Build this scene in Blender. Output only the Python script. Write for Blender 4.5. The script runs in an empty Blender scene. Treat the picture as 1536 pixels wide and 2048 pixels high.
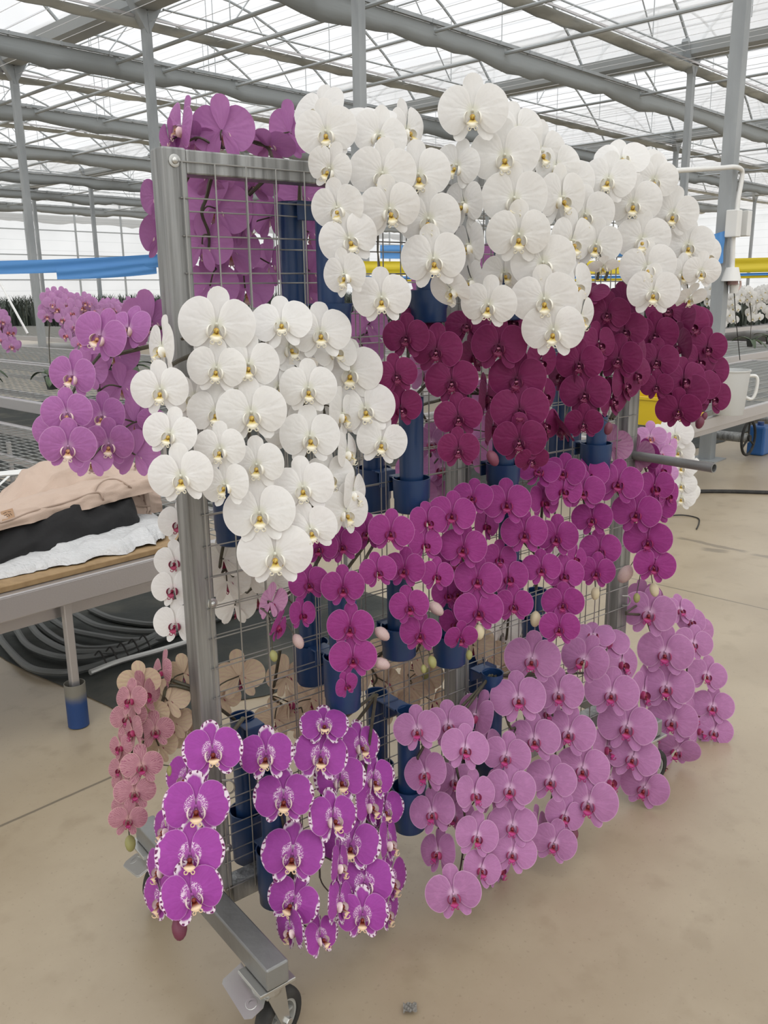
import bpy, bmesh, math, random
from mathutils import Vector, Matrix, Quaternion
random.seed(7)
SC = bpy.context.scene
COL = SC.collection

# ------------------------------------------------------------------ camera model
F, PIT, ROL, D = 1740.15, .2476, -.0136, 1.7
H = .91*D
TH, TB = .6657, .8103                     # headings of the rack and of the greenhouse
CAM = Vector((0, 0, H))
RO = Vector((-.2131*D, D, 0))             # first wire column of the rack, on the floor
RR = Vector((math.cos(TH), math.sin(TH), 0)); RN = Vector((math.sin(TH), -math.cos(TH), 0))
BR = Vector((math.cos(TB), math.sin(TB), 0)); BN = Vector((math.sin(TB), -math.cos(TB), 0))
UP = Vector((0, 0, 1))

def ray(px, py):
    a, b = px-768, py-1024
    x = a*math.cos(ROL)+b*math.sin(ROL); y = -a*math.sin(ROL)+b*math.cos(ROL)
    cp, sp = math.cos(PIT), math.sin(PIT)
    dx, dy, dz = x/F, 1.0, -y/F
    return Vector((dx, dy*cp+dz*sp, -dy*sp+dz*cp))

def onw(px, py, w):                       # point at offset w in front of the rack's mesh
    d = ray(px, py); t = ((RO-CAM).dot(RN)+w)/d.dot(RN)
    return CAM+d*t, t
def onz(px, py, z=0.):
    d = ray(px, py); return CAM+d*((z-H)/d.z)
def onnb(px, py, v):
    d = ray(px, py); return CAM+d*(v/d.dot(BN))
def att(px, py, t): return CAM+ray(px, py)*t
def RP(u, w, z): return RO+RR*u+RN*w+UP*z
def BP(a, b, z): return BR*a+BN*b+UP*z
def bl(p): return p.dot(BR), p.dot(BN), p.z
def rk(p):
    q = p-RO; return q.dot(RR), q.dot(RN), p.z

cam = bpy.data.cameras.new('camera'); camo = bpy.data.objects.new('camera', cam); COL.objects.link(camo)
fw = ray(768, 1024).normalized()
rt = (ray(868, 1024)-ray(668, 1024)).normalized()
upv = rt.cross(fw).normalized()
M = Matrix((rt, upv, -fw)).transposed().to_4x4(); M.translation = CAM
camo.matrix_world = M
cam.sensor_fit = 'VERTICAL'; cam.sensor_height = 24; cam.sensor_width = 18; cam.lens = F*24/2048
cam.clip_end = 300; cam.clip_start = .02
SC.camera = camo

# ------------------------------------------------------------------ materials
def mat(name, col, rough=.5, metal=0., spec=.5, bump=None, noise=None, coat=0):
    m = bpy.data.materials.new(name); m.use_nodes = True
    nt = m.node_tree; b = nt.nodes['Principled BSDF']
    b.inputs['Base Color'].default_value = (*col, 1); b.inputs['Roughness'].default_value = rough
    b.inputs['Metallic'].default_value = metal; b.inputs['Specular IOR Level'].default_value = spec
    b.inputs['Coat Weight'].default_value = coat
    tc = nt.nodes.new('ShaderNodeTexCoord')
    if noise:                              # (scale vector, second colour, detail)
        sc, c2, lo, hi = noise
        mp = nt.nodes.new('ShaderNodeMapping'); mp.inputs['Scale'].default_value = sc
        nz = nt.nodes.new('ShaderNodeTexNoise'); nz.inputs['Scale'].default_value = 1; nz.inputs['Detail'].default_value = 6
        rp = nt.nodes.new('ShaderNodeValToRGB')
        rp.color_ramp.elements[0].position = lo; rp.color_ramp.elements[1].position = hi
        rp.color_ramp.elements[0].color = (*col, 1); rp.color_ramp.elements[1].color = (*c2, 1)
        nt.links.new(tc.outputs['Object'], mp.inputs[0]); nt.links.new(mp.outputs[0], nz.inputs[0])
        nt.links.new(nz.outputs[0], rp.inputs[0]); nt.links.new(rp.outputs[0], b.inputs['Base Color'])
    if bump:
        sc, st = bump
        mp = nt.nodes.new('ShaderNodeMapping'); mp.inputs['Scale'].default_value = sc
        nz = nt.nodes.new('ShaderNodeTexNoise'); nz.inputs['Scale'].default_value = 1; nz.inputs['Detail'].default_value = 5
        bp = nt.nodes.new('ShaderNodeBump'); bp.inputs['Strength'].default_value = st; bp.inputs['Distance'].default_value = .01
        nt.links.new(tc.outputs['Object'], mp.inputs[0]); nt.links.new(mp.outputs[0], nz.inputs[0])
        nt.links.new(nz.outputs[0], bp.inputs['Height']); nt.links.new(bp.outputs[0], b.inputs['Normal'])
    return m

def N(nt, t, **kw):
    n = nt.nodes.new(t)
    for k, v in kw.items(): setattr(n, k, v)
    return n
def mth(nt, op, a, b=None, c=None, clamp=False):
    n = nt.nodes.new('ShaderNodeMath'); n.operation = op; n.use_clamp = clamp
    for i, v in enumerate((a, b, c)):
        if v is None: continue
        if isinstance(v, (int, float)): n.inputs[i].default_value = v
        else: nt.links.new(v, n.inputs[i])
    return n.outputs[0]
def mixc(nt, f, a, b):
    n = nt.nodes.new('ShaderNodeMix'); n.data_type = 'RGBA'
    for i, v in ((0, f), (6, a), (7, b)):
        if isinstance(v, (int, float)): n.inputs[i].default_value = v
        elif isinstance(v, tuple): n.inputs[i].default_value = (*v, 1)
        else: nt.links.new(v, n.inputs[i])
    return n.outputs[2]
def sstep(nt, x, lo, hi):
    n = nt.nodes.new('ShaderNodeMapRange'); n.interpolation_type = 'SMOOTHSTEP'
    nt.links.new(x, n.inputs[0]); n.inputs[1].default_value = lo; n.inputs[2].default_value = hi
    return n.outputs[0]

def petal_mat(name, base, rim, center, back, vein=None, vein_amt=.12, rimw=(.93, 1.), harl=False, trans=.22, cen=(.03, .14), var=.12):
    m = bpy.data.materials.new(name); m.use_nodes = True; nt = m.node_tree
    b = nt.nodes['Principled BSDF']; out = nt.nodes['Material Output']
    b.inputs['Roughness'].default_value = .55; b.inputs['Specular IOR Level'].default_value = .25
    b.inputs['Sheen Weight'].default_value = .08
    uv = N(nt, 'ShaderNodeUVMap', uv_map='pos'); s1 = N(nt, 'ShaderNodeSeparateXYZ'); nt.links.new(uv.outputs[0], s1.inputs[0])
    ue = N(nt, 'ShaderNodeUVMap', uv_map='edge'); s2 = N(nt, 'ShaderNodeSeparateXYZ'); nt.links.new(ue.outputs[0], s2.inputs[0])
    x = mth(nt, 'SUBTRACT', s1.outputs[0], .5); y = mth(nt, 'SUBTRACT', s1.outputs[1], .5)
    pid, ring = s2.outputs[0], s2.outputs[1]
    r = mth(nt, 'SQRT', mth(nt, 'ADD', mth(nt, 'MULTIPLY', x, x), mth(nt, 'MULTIPLY', y, y)))
    ang = mth(nt, 'ARCTAN2', y, x)
    oi = N(nt, 'ShaderNodeObjectInfo')
    nz = N(nt, 'ShaderNodeTexNoise'); nz.inputs['Scale'].default_value = 9
    cb = N(nt, 'ShaderNodeCombineXYZ'); nt.links.new(s1.outputs[0], cb.inputs[0]); nt.links.new(s1.outputs[1], cb.inputs[1])
    nt.links.new(mth(nt, 'MULTIPLY', oi.outputs['Random'], 40.), cb.inputs[2]); nt.links.new(cb.outputs[0], nz.inputs[0])
    angn = mth(nt, 'ADD', ang, mth(nt, 'MULTIPLY', mth(nt, 'SUBTRACT', nz.outputs[0], .5), .35))
    wv = mth(nt, 'SINE', mth(nt, 'MULTIPLY', angn, 46.))
    wv2 = mth(nt, 'SINE', mth(nt, 'MULTIPLY', angn, 23.))
    vv = mth(nt, 'MULTIPLY', sstep(nt, wv, .2, 1.), vein_amt)
    col = mixc(nt, vv, base, vein or tuple(c*.6 for c in base))
    # object to object variation of tone
    dk = tuple(c*(1-var*1.6) for c in base); lt = tuple(min(1, c*(1+var)) for c in base)
    col = mixc(nt, mth(nt, 'MULTIPLY', oi.outputs['Random'], .5), col, dk)
    col = mixc(nt, mth(nt, 'MULTIPLY', sstep(nt, nz.outputs[0], .45, .75), .5), col, lt)
    if harl:
        side = mth(nt, 'ABSOLUTE', x)
        n2 = N(nt, 'ShaderNodeTexNoise'); n2.inputs['Scale'].default_value = 7; n2.inputs['Detail'].default_value = 1
        nt.links.new(cb.outputs[0], n2.inputs[0])
        issep = mth(nt, 'GREATER_THAN', pid, .3)
        # petals: white blotch on the outer flank only; sepals: all along the margin
        blot = mth(nt, 'ADD', mth(nt, 'ADD', ring, mth(nt, 'MULTIPLY', mth(nt, 'SUBTRACT', n2.outputs[0], .5), .9)), mth(nt, 'MULTIPLY', mth(nt, 'SUBTRACT', side, .44), 3.6))
        blots = mth(nt, 'ADD', ring, mth(nt, 'MULTIPLY', mth(nt, 'SUBTRACT', n2.outputs[0], .5), .7))
        f1 = sstep(nt, blot, .82, .95); f2 = sstep(nt, blots, .62, .85)
        fw_ = mth(nt, 'ADD', mth(nt, 'MULTIPLY', f1, mth(nt, 'SUBTRACT', 1., issep)), mth(nt, 'MULTIPLY', f2, issep), clamp=True)
        col = mixc(nt, fw_, col, rim)
        fl = mth(nt, 'SINE', mth(nt, 'MULTIPLY', angn, 34.))
        n3 = N(nt, 'ShaderNodeTexNoise'); n3.inputs['Scale'].default_value = 13; nt.links.new(cb.outputs[0], n3.inputs[0])
        ff = mth(nt, 'MULTIPLY', sstep(nt, mth(nt, 'ADD', mth(nt, 'MULTIPLY', fl, .5), n3.outputs[0]), .55, .75), sstep(nt, ring, .78, .86))
        col = mixc(nt, mth(nt, 'MULTIPLY', ff, fw_), col, (.15, .015, .10))
        # frosted ring about the centre with dark specks
        rg = mth(nt, 'MULTIPLY', sstep(nt, r, .185, .155), sstep(nt, r, .06, .09))
        rg = mth(nt, 'MULTIPLY', rg, mth(nt, 'SUBTRACT', 1., issep))
        n4 = N(nt, 'ShaderNodeTexNoise'); n4.inputs['Scale'].default_value = 60; nt.links.new(cb.outputs[0], n4.inputs[0])
        col = mixc(nt, mth(nt, 'MULTIPLY', rg, sstep(nt, n4.outputs[0], .49, .54)), col, (.80, .62, .78))
        col = mixc(nt, mth(nt, 'MULTIPLY', sstep(nt, ring, .955, .985), .5), col, (.62, .35, .6))
    else:
        col = mixc(nt, mth(nt, 'MULTIPLY', sstep(nt, ring, *rimw), .8), col, rim)
    col = mixc(nt, mth(nt, 'MULTIPLY', sstep(nt, r, cen[1], cen[0]), .85), col, center)
    gm = N(nt, 'ShaderNodeNewGeometry')
    bk = mixc(nt, mth(nt, 'MULTIPLY', sstep(nt, wv2, .0, 1.), .25), back, base)
    col = mixc(nt, gm.outputs['Backfacing'], col, bk)
    nt.links.new(col, b.inputs['Base Color'])
    bp = N(nt, 'ShaderNodeBump'); bp.inputs['Strength'].default_value = .12; bp.inputs['Distance'].default_value = .003
    nt.links.new(mth(nt, 'ADD', mth(nt, 'MULTIPLY', wv2, .4), mth(nt, 'MULTIPLY', nz.outputs[0], 2.)), bp.inputs['Height']); nt.links.new(bp.outputs[0], b.inputs['Normal'])
    tr = N(nt, 'ShaderNodeBsdfTranslucent'); nt.links.new(col, tr.inputs[0])
    mx = N(nt, 'ShaderNodeMixShader'); mx.inputs[0].default_value = trans
    nt.links.new(b.outputs[0], mx.inputs[1]); nt.links.new(tr.outputs[0], mx.inputs[2]); nt.links.new(mx.outputs[0], out.inputs[0])
    return m

def lip_mat(name, side, inner, tip, speck):
    m = bpy.data.materials.new(name); m.use_nodes = True; nt = m.node_tree
    b = nt.nodes['Principled BSDF']; b.inputs['Roughness'].default_value = .4; b.inputs['Specular IOR Level'].default_value = .35
    uv = N(nt, 'ShaderNodeUVMap', uv_map='edge'); s = N(nt, 'ShaderNodeSeparateXYZ'); nt.links.new(uv.outputs[0], s.inputs[0])
    pid, v = s.outputs[0], s.outputs[1]    # pid 0 side lobes, .5 mid lobe, 1 callus/column
    gm = N(nt, 'ShaderNodeTexCoord')
    nz = N(nt, 'ShaderNodeTexNoise'); nz.inputs['Scale'].default_value = 38; nt.links.new(gm.outputs['Object'], nz.inputs[0])
    cs = mixc(nt, sstep(nt, v, .75, .25), side, inner)
    cs = mixc(nt, mth(nt, 'MULTIPLY', sstep(nt, nz.outputs[0], .50, .60), sstep(nt, v, .62, .3)), cs, speck)
    cm = mixc(nt, sstep(nt, v, .15, .6), inner, tip)
    cm = mixc(nt, mth(nt, 'MULTIPLY', sstep(nt, nz.outputs[0], .50, .62), sstep(nt, v, .45, .1)), cm, speck)
    c = mixc(nt, sstep(nt, pid, .2, .3), cs, cm)
    c = mixc(nt, sstep(nt, pid, .7, .8), c, side)
    nt.links.new(c, b.inputs['Base Color'])
    return m

TY = {
 'white':  dict(p=petal_mat('white_petal', (.87,.862,.845), (.90,.895,.885), (.78,.78,.66), (.85,.84,.80), vein=(.80,.79,.77), vein_amt=.2, trans=.30, var=.03),
                l=lip_mat('white_lip', (.86,.84,.76), (.60,.46,.10), (.84,.80,.66), (.36,.14,.03)), lab='white lip with yellow throat'),
 'dark':   dict(p=petal_mat('wine_petal', (.175,.012,.082), (.34,.07,.21), (.10,.008,.045), (.26,.05,.16), vein=(.12,.008,.055), rimw=(.955,1.), trans=.15, var=.14),
                l=lip_mat('wine_lip', (.13,.012,.055), (.10,.006,.03), (.16,.012,.06), (.5,.2,.3)), lab='dark wine lip'),
 'magenta':dict(p=petal_mat('magenta_petal', (.315,.038,.225), (.56,.23,.47), (.22,.012,.12), (.52,.26,.42), vein=(.22,.018,.145), vein_amt=.3, rimw=(.95,1.), trans=.2),
                l=lip_mat('magenta_lip', (.25,.015,.085), (.17,.012,.03), (.30,.02,.13), (.10,.006,.02)), lab='deep red lip'),
 'lilac':  dict(p=petal_mat('lilac_petal', (.47,.205,.415), (.64,.39,.58), (.74,.50,.68), (.50,.22,.44), vein=(.40,.12,.34), vein_amt=.3, rimw=(.93,1.), trans=.22),
                l=lip_mat('lilac_lip', (.33,.045,.13), (.27,.035,.045), (.42,.035,.19), (.16,.01,.03)), lab='dark rose lip'),
 'violet': dict(p=petal_mat('violet_petal', (.44,.165,.425), (.60,.34,.58), (.55,.33,.52), (.48,.20,.455), vein=(.35,.105,.33), vein_amt=.25, trans=.25),
                l=lip_mat('violet_lip', (.78,.60,.58), (.55,.32,.14), (.80,.66,.58), (.3,.05,.08)), lab='pale peach lip'),
 'harl':   dict(p=petal_mat('harlequin_petal', (.36,.06,.36), (.80,.70,.78), (.40,.10,.38), (.46,.16,.42), vein=(.28,.03,.28), vein_amt=.2, harl=True, trans=.18),
                l=lip_mat('harlequin_lip', (.78,.64,.62), (.20,.03,.015), (.80,.60,.40), (.10,.01,.015)), lab='cream lip with brown throat'),
 'peach':  dict(p=petal_mat('peach_petal', (.47,.23,.27), (.62,.43,.38), (.55,.32,.31), (.58,.46,.32), vein=(.27,.05,.13), vein_amt=.75, trans=.22),
                l=lip_mat('peach_lip', (.30,.03,.10), (.24,.02,.05), (.32,.02,.12), (.12,.01,.03)), lab='crimson lip'),
 'blush':  dict(p=petal_mat('blush_petal', (.84,.82,.80), (.88,.87,.86), (.80,.70,.70), (.80,.76,.70), vein=(.76,.72,.70), vein_amt=.25, trans=.28, var=.03),
                l=lip_mat('blush_lip', (.28,.02,.07), (.24,.015,.05), (.34,.04,.10), (.12,.01,.03)), lab='dark red lip'),
 'bright': dict(p=petal_mat('bright_petal', (.60,.30,.57), (.74,.52,.70), (.66,.44,.60), (.60,.34,.56), trans=.22),
                l=lip_mat('bright_lip', (.62,.20,.22), (.5,.2,.1), (.7,.4,.4), (.2,.02,.05)), lab='rosy lip'),
}
BUD = {
 'olive': mat('olive_bud', (.28,.27,.10), .5), 'plum': mat('plum_bud', (.15,.03,.06), .5), 'cream': mat('cream_bud', (.58,.50,.34), .5),
 'ivory': mat('ivory_bud', (.74,.72,.58), .5), 'rose': mat('rose_bud', (.42,.23,.29), .5, noise=((60,60,9), (.52,.45,.36), .35, .65)),
}
M_stem = mat('stem', (.045,.036,.024), .5, noise=((60,60,60), (.075,.07,.04), .4, .7))
M_steel = mat('galvanised_steel', (.36,.365,.36), .42, .7, noise=((55,55,2.2), (.15,.15,.145), .38, .72), bump=((70,70,6), .25))
M_steel_r = mat('galvanised_beam', (.30,.305,.30), .45, .7, noise=((6,6,6), (.22,.22,.215), .35, .7), bump=((50,50,50), .1))
M_wire = mat('wire', (.34,.335,.32), .38, .8)
M_chrome = mat('zinc', (.52,.52,.50), .3, .9)
M_blue = mat('blue_plastic', (.010,.036,.110), .34, 0, .5, noise=((9,9,3), (.013,.046,.138), .4, .65))
M_rub = mat('rubber', (.018,.017,.016), .75, noise=((25,25,25), (.04,.038,.034), .45, .7))
M_hub = mat('hub_grey', (.34,.34,.32), .5)
M_alu = mat('aluminium', (.55,.53,.53), .34, .75, bump=((3,200,200), .05))
M_struct = mat('galvanised_structure', (.40,.425,.435), .55, .2)
M_structl = mat('galvanised_column', (.38,.40,.41), .5, .3, noise=((5,5,1.5), (.28,.30,.31), .35, .7))
M_screen = mat('grey_screen', (.31,.335,.345), .85, bump=((2,2,22), .35))
M_screenl = mat('foil_screen', (.66,.71,.74), .6, .1, noise=((1.2,1.2,14), (.42,.455,.475), .4, .6))
WORLD, SUN, EXPO = 1.15, 2.7, 0.
# ------------------------------------------------------------------ mesh helpers
class MB:
    def __init__(s): s.v = []; s.f = []; s.sm = False
    def add(s, vs, fs):
        k = len(s.v); s.v += [Vector(v) for v in vs]; s.f += [tuple(i+k for i in f) for f in fs]; return s
    def box(s, o, ax, ay, az):            # centre and three half-axes
        o, ax, ay, az = map(Vector, (o, ax, ay, az))
        vs = [o+ax*i+ay*j+az*k for i in (-1, 1) for j in (-1, 1) for k in (-1, 1)]
        return s.add(vs, [(0,1,3,2),(4,6,7,5),(0,4,5,1),(2,3,7,6),(0,2,6,4),(1,5,7,3)])
    def rbox(s, u0, u1, w0, w1, z0, z1, P=None):
        P = P or RP
        c = P((u0+u1)/2, (w0+w1)/2, (z0+z1)/2); o = P(0, 0, 0)
        return s.box(c, (P(1,0,0)-o)*((u1-u0)/2), (P(0,1,0)-o)*((w1-w0)/2), UP*((z1-z0)/2))
    def bar(s, a, b, r, n=6, cap=True):
        a, b = Vector(a), Vector(b); d = (b-a).normalized()
        x = d.orthogonal().normalized(); y = d.cross(x)
        vs = [p+(x*math.cos(t)+y*math.sin(t))*r for p in (a, b) for t in [2*math.pi*i/n for i in range(n)]]
        fs = [(i, (i+1) % n, n+(i+1) % n, n+i) for i in range(n)]
        if cap: fs += [tuple(range(n-1, -1, -1)), tuple(range(n, 2*n))]
        return s.add(vs, fs)
    def sq(s, a, b, w, h, up=UP):         # rectangular bar between two points
        a, b = Vector(a), Vector(b); d = (b-a); L = d.length; d = d.normalized()
        x = d.cross(up)
        x = x.normalized() if x.length > 1e-4 else Vector((1, 0, 0)); y = x.cross(d)
        return s.box((a+b)/2, d*(L/2), x*(w/2), y*(h/2))
    def tube(s, pts, rad, n=6, cap=True):
        pts = [Vector(p) for p in pts]
        if len(pts) < 2: return s
        rad = rad if isinstance(rad, (list, tuple)) else [rad]*len(pts)
        vs = []; pr = None
        for i, p in enumerate(pts):
            d = (pts[min(i+1, len(pts)-1)]-pts[max(i-1, 0)])
            d = d.normalized() if d.length > 1e-9 else Vector((0, 0, 1))
            if pr is None: x = d.orthogonal().normalized()
            else:
                x = pr-d*pr.dot(d); x = x.normalized() if x.length > 1e-6 else d.orthogonal().normalized()
            pr = x; y = d.cross(x)
            vs += [p+(x*math.cos(t)+y*math.sin(t))*rad[i] for t in [2*math.pi*k/n for k in range(n)]]
        fs = [(i*n+k, i*n+(k+1) % n, (i+1)*n+(k+1) % n, (i+1)*n+k) for i in range(len(pts)-1) for k in range(n)]
        if cap: fs += [tuple(range(n-1, -1, -1)), tuple((len(pts)-1)*n+k for k in range(n))]
        return s.add(vs, fs)
    def lathe(s, o, axis, prof, n=20, sx=1.):  # prof: (radius, height) along the axis; open ends unless radius 0
        o = Vector(o); d = Vector(axis).normalized(); x = d.orthogonal().normalized(); y = d.cross(x)
        vs = [o+d*h+(x*math.cos(t)+y*math.sin(t)*sx)*max(r, 1e-5) for r, h in prof for t in [2*math.pi*k/n for k in range(n)]]
        fs = [(i*n+k, i*n+(k+1) % n, (i+1)*n+(k+1) % n, (i+1)*n+k) for i in range(len(prof)-1) for k in range(n)]
        return s.add(vs, fs)
    def grid(s, fn, nu, nv):
        vs = [fn(i/nu, j/nv) for i in range(nu+1) for j in range(nv+1)]
        return s.add(vs, [(i*(nv+1)+j, (i+1)*(nv+1)+j, (i+1)*(nv+1)+j+1, i*(nv+1)+j+1) for i in range(nu) for j in range(nv)])
    def mesh(s, name, m, smooth=False, o=None, angle=None):
        me = bpy.data.meshes.new(name); o = o or Vector()
        me.from_pydata([tuple(v-o) for v in s.v], [], s.f)
        me.materials.append(m)
        if smooth:
            me.polygons.foreach_set('use_smooth', [True]*len(me.polygons))
            if angle:
                me.update(); me.set_sharp_from_angle(angle=angle)
        me.update(); return me
    def build(s, name, m, parent=None, smooth=False, at=None, bevel=0, angle=.7):
        o0 = Vector(at) if at is not None else (parent.location.copy() if parent is not None and parent.parent is None else Vector())
        if parent is not None and parent.parent is not None: o0 = parent.parent.location.copy()
        me = s.mesh(name, m, smooth, o0, angle if smooth else None)
        o = bpy.data.objects.new(name, me); COL.objects.link(o)
        if parent is not None: o.parent = parent
        else: o.location = o0
        if bevel:
            b = o.modifiers.new('bevel', 'BEVEL'); b.width = bevel; b.segments = 2; b.limit_method = 'ANGLE'
        return o

def tag(o, label=None, cat=None, group=None, kind=None):
    if label: o['label'] = label
    if cat: o['category'] = cat
    if group: o['group'] = group
    if kind: o['kind'] = kind
    return o
def empty(name, loc, label, cat, group=None):
    o = bpy.data.objects.new(name, None); COL.objects.link(o); o.location = loc; o.empty_display_size = .05
    return tag(o, label, cat, group)
def catmull(pts, n):
    pts = [Vector(p) for p in pts]; out = []
    P = [pts[0]*2-pts[1]]+pts+[pts[-1]*2-pts[-2]]
    for i in range(1, len(P)-2):
        for k in range(n):
            t = k/n; a, b, c, d = P[i-1:i+3]
            out.append(.5*((2*b)+(c-a)*t+(2*a-5*b+4*c-d)*t*t+(3*b-a-3*c+d)*t**3))
    out.append(pts[-1]); return out
def closed(pts, n):
    pts = [Vector((*p, 0)) for p in pts]; L = len(pts); out = []
    for i in range(L):
        a, b, c, d = pts[i-1], pts[i], pts[(i+1) % L], pts[(i+2) % L]
        for k in range(n):
            t = k/n; out.append(.5*((2*b)+(c-a)*t+(2*a-5*b+4*c-d)*t*t+(3*b-a-3*c+d)*t**3))
    return out

# ------------------------------------------------------------------ the flower
PET = [(.012,.012),(.022,.10),(.042,.21),(.095,.305),(.185,.355),(.285,.345),(.385,.285),(.465,.18),(.50,.05),(.487,-.09),(.43,-.205),(.34,-.285),(.245,-.30),(.155,-.245),(.085,-.145),(.03,-.04)]
PETN = [(.012,.012),(.025,.09),(.055,.19),(.12,.265),(.21,.30),(.31,.29),(.405,.235),(.475,.14),(.50,.03),(.48,-.09),(.42,-.18),(.335,-.235),(.24,-.235),(.155,-.18),(.085,-.095),(.03,-.03)]
DOR = [(0,.0),(.05,.06),(.105,.17),(.148,.30),(.14,.41),(.08,.485),(0,.508),(-.08,.485),(-.14,.41),(-.148,.30),(-.105,.17),(-.05,.06)]
DOR.reverse()
LAT = [(.0,.0),(.085,-.045),(.17,-.115),(.24,-.205),(.275,-.30),(.262,-.375),(.205,-.41),(.125,-.38),(.06,-.29),(.025,-.17),(.006,-.06)]
def flower_mesh(name, kind, seed, lod=0):
    rnd = random.Random(seed); n = 3 if lod == 0 else 1
    rings = (0., .3, .58, .8, .92, 1.) if lod == 0 else (0., .6, 1.)
    V = []; Fc = []; UVp = []; UVe = []
    narrow = kind in ('peach', 'bright')
    def petal(outl, c, zf, pid, mirror=False):
        L = len(outl); k0 = len(V); ph = rnd.uniform(0, 6.28); am = rnd.uniform(.006, .016)
        c = Vector((*c, 0))
        for ri, r in enumerate(rings):
            for i, p in enumerate(outl):
                if ri == 0 and i: continue
                q = c+(p-c)*r; d = q.length
                z = zf(q, r)+am*math.sin(ph+i/L*6.28*3)*max(0, r-.4)*1.6
                V.append(Vector((-q.x if mirror else q.x, q.y, z))); UVp.append((.5+(-q.x if mirror else q.x), .5+q.y)); UVe.append((pid, r))
        def idx(ri, i): return k0 if ri == 0 else k0+1+(ri-1)*L+i % L
        for ri in range(len(rings)-1):
            for i in range(L):
                f = (idx(0, 0), idx(1, i), idx(1, i+1)) if ri == 0 else (idx(ri, i), idx(ri+1, i), idx(ri+1, i+1), idx(ri, i+1))
                Fc.append(tuple(reversed(f)) if not mirror else f)
    def jit(o, a):
        s = 1+rnd.uniform(-a, a); t = rnd.uniform(-.06, .06)
        return [Vector((p.x*s*math.cos(t)-p.y*math.sin(t), p.x*math.sin(t)+p.y*(1+rnd.uniform(-a*.2, a*.2))*math.cos(t), 0)) for p in o]
    cup = {'magenta': .30, 'dark': .22, 'peach': -.25, 'bright': .1}.get(kind, .10)+rnd.uniform(-.08, .08)
    bk = rnd.uniform(-.10, .06)
    for mir in (False, True):
        o = jit(closed(PETN if narrow else PET, n), .05)
        petal(o, (.25, .04), lambda q, r: .040+cup*q.length**2*.5-.09*abs(q.y-.05)*q.x-.32*((q.x-.25)**2+(q.y-.03)**2)+bk*q.x*.5-.012*math.exp(-((q.y-.02-.12*q.x)/.03)**2)*min(1, q.length*4)*max(0, 1-r)+(.010 if mir else 0)*min(1, q.length*5), 0., mir)
    petal(jit(closed(DOR, n), .05), (0, .28), lambda q, r: -.022+(-.10 if kind != 'peach' else -.2)*q.y**2-.5*q.x**2, .5)
    for mir in (False, True):
        petal(jit(closed(LAT, n), .06), (.15, -.22), lambda q, r: -.030+.06*q.length**2, .5, mir)
    # column: a small hooded nub above the lip
    k0 = len(V); m_, n_ = 4, 8
    for i in range(m_+1):
        for j in range(n_):
            a = math.pi*i/m_; t = 2*math.pi*j/n_
            V.append(Vector((.026*math.sin(a)*math.cos(t), -.005+.030*math.sin(a)*math.sin(t), .045-.055*math.cos(a)))); UVp.append((.5, .5)); UVe.append((1., .2))
    for i in range(m_):
        for j in range(n_): Fc.append((k0+i*n_+j, k0+i*n_+(j+1) % n_, k0+(i+1)*n_+(j+1) % n_, k0+(i+1)*n_+j))
    return fin_mesh(name, V, Fc, UVp, UVe, TY[kind]['p'])
def fin_mesh(name, V, Fc, UVp, UVe, m):
    me = bpy.data.meshes.new(name); me.from_pydata([tuple(v) for v in V], [], Fc); me.materials.append(m)
    u1 = me.uv_layers.new(name='pos'); u2 = me.uv_layers.new(name='edge')
    li = [l.vertex_index for l in me.loops]
    u1.data.foreach_set('uv', [c for i in li for c in UVp[i]]); u2.data.foreach_set('uv', [c for i in li for c in UVe[i]])
    me.polygons.foreach_set('use_smooth', [True]*len(me.polygons)); me.update(); return me
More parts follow.
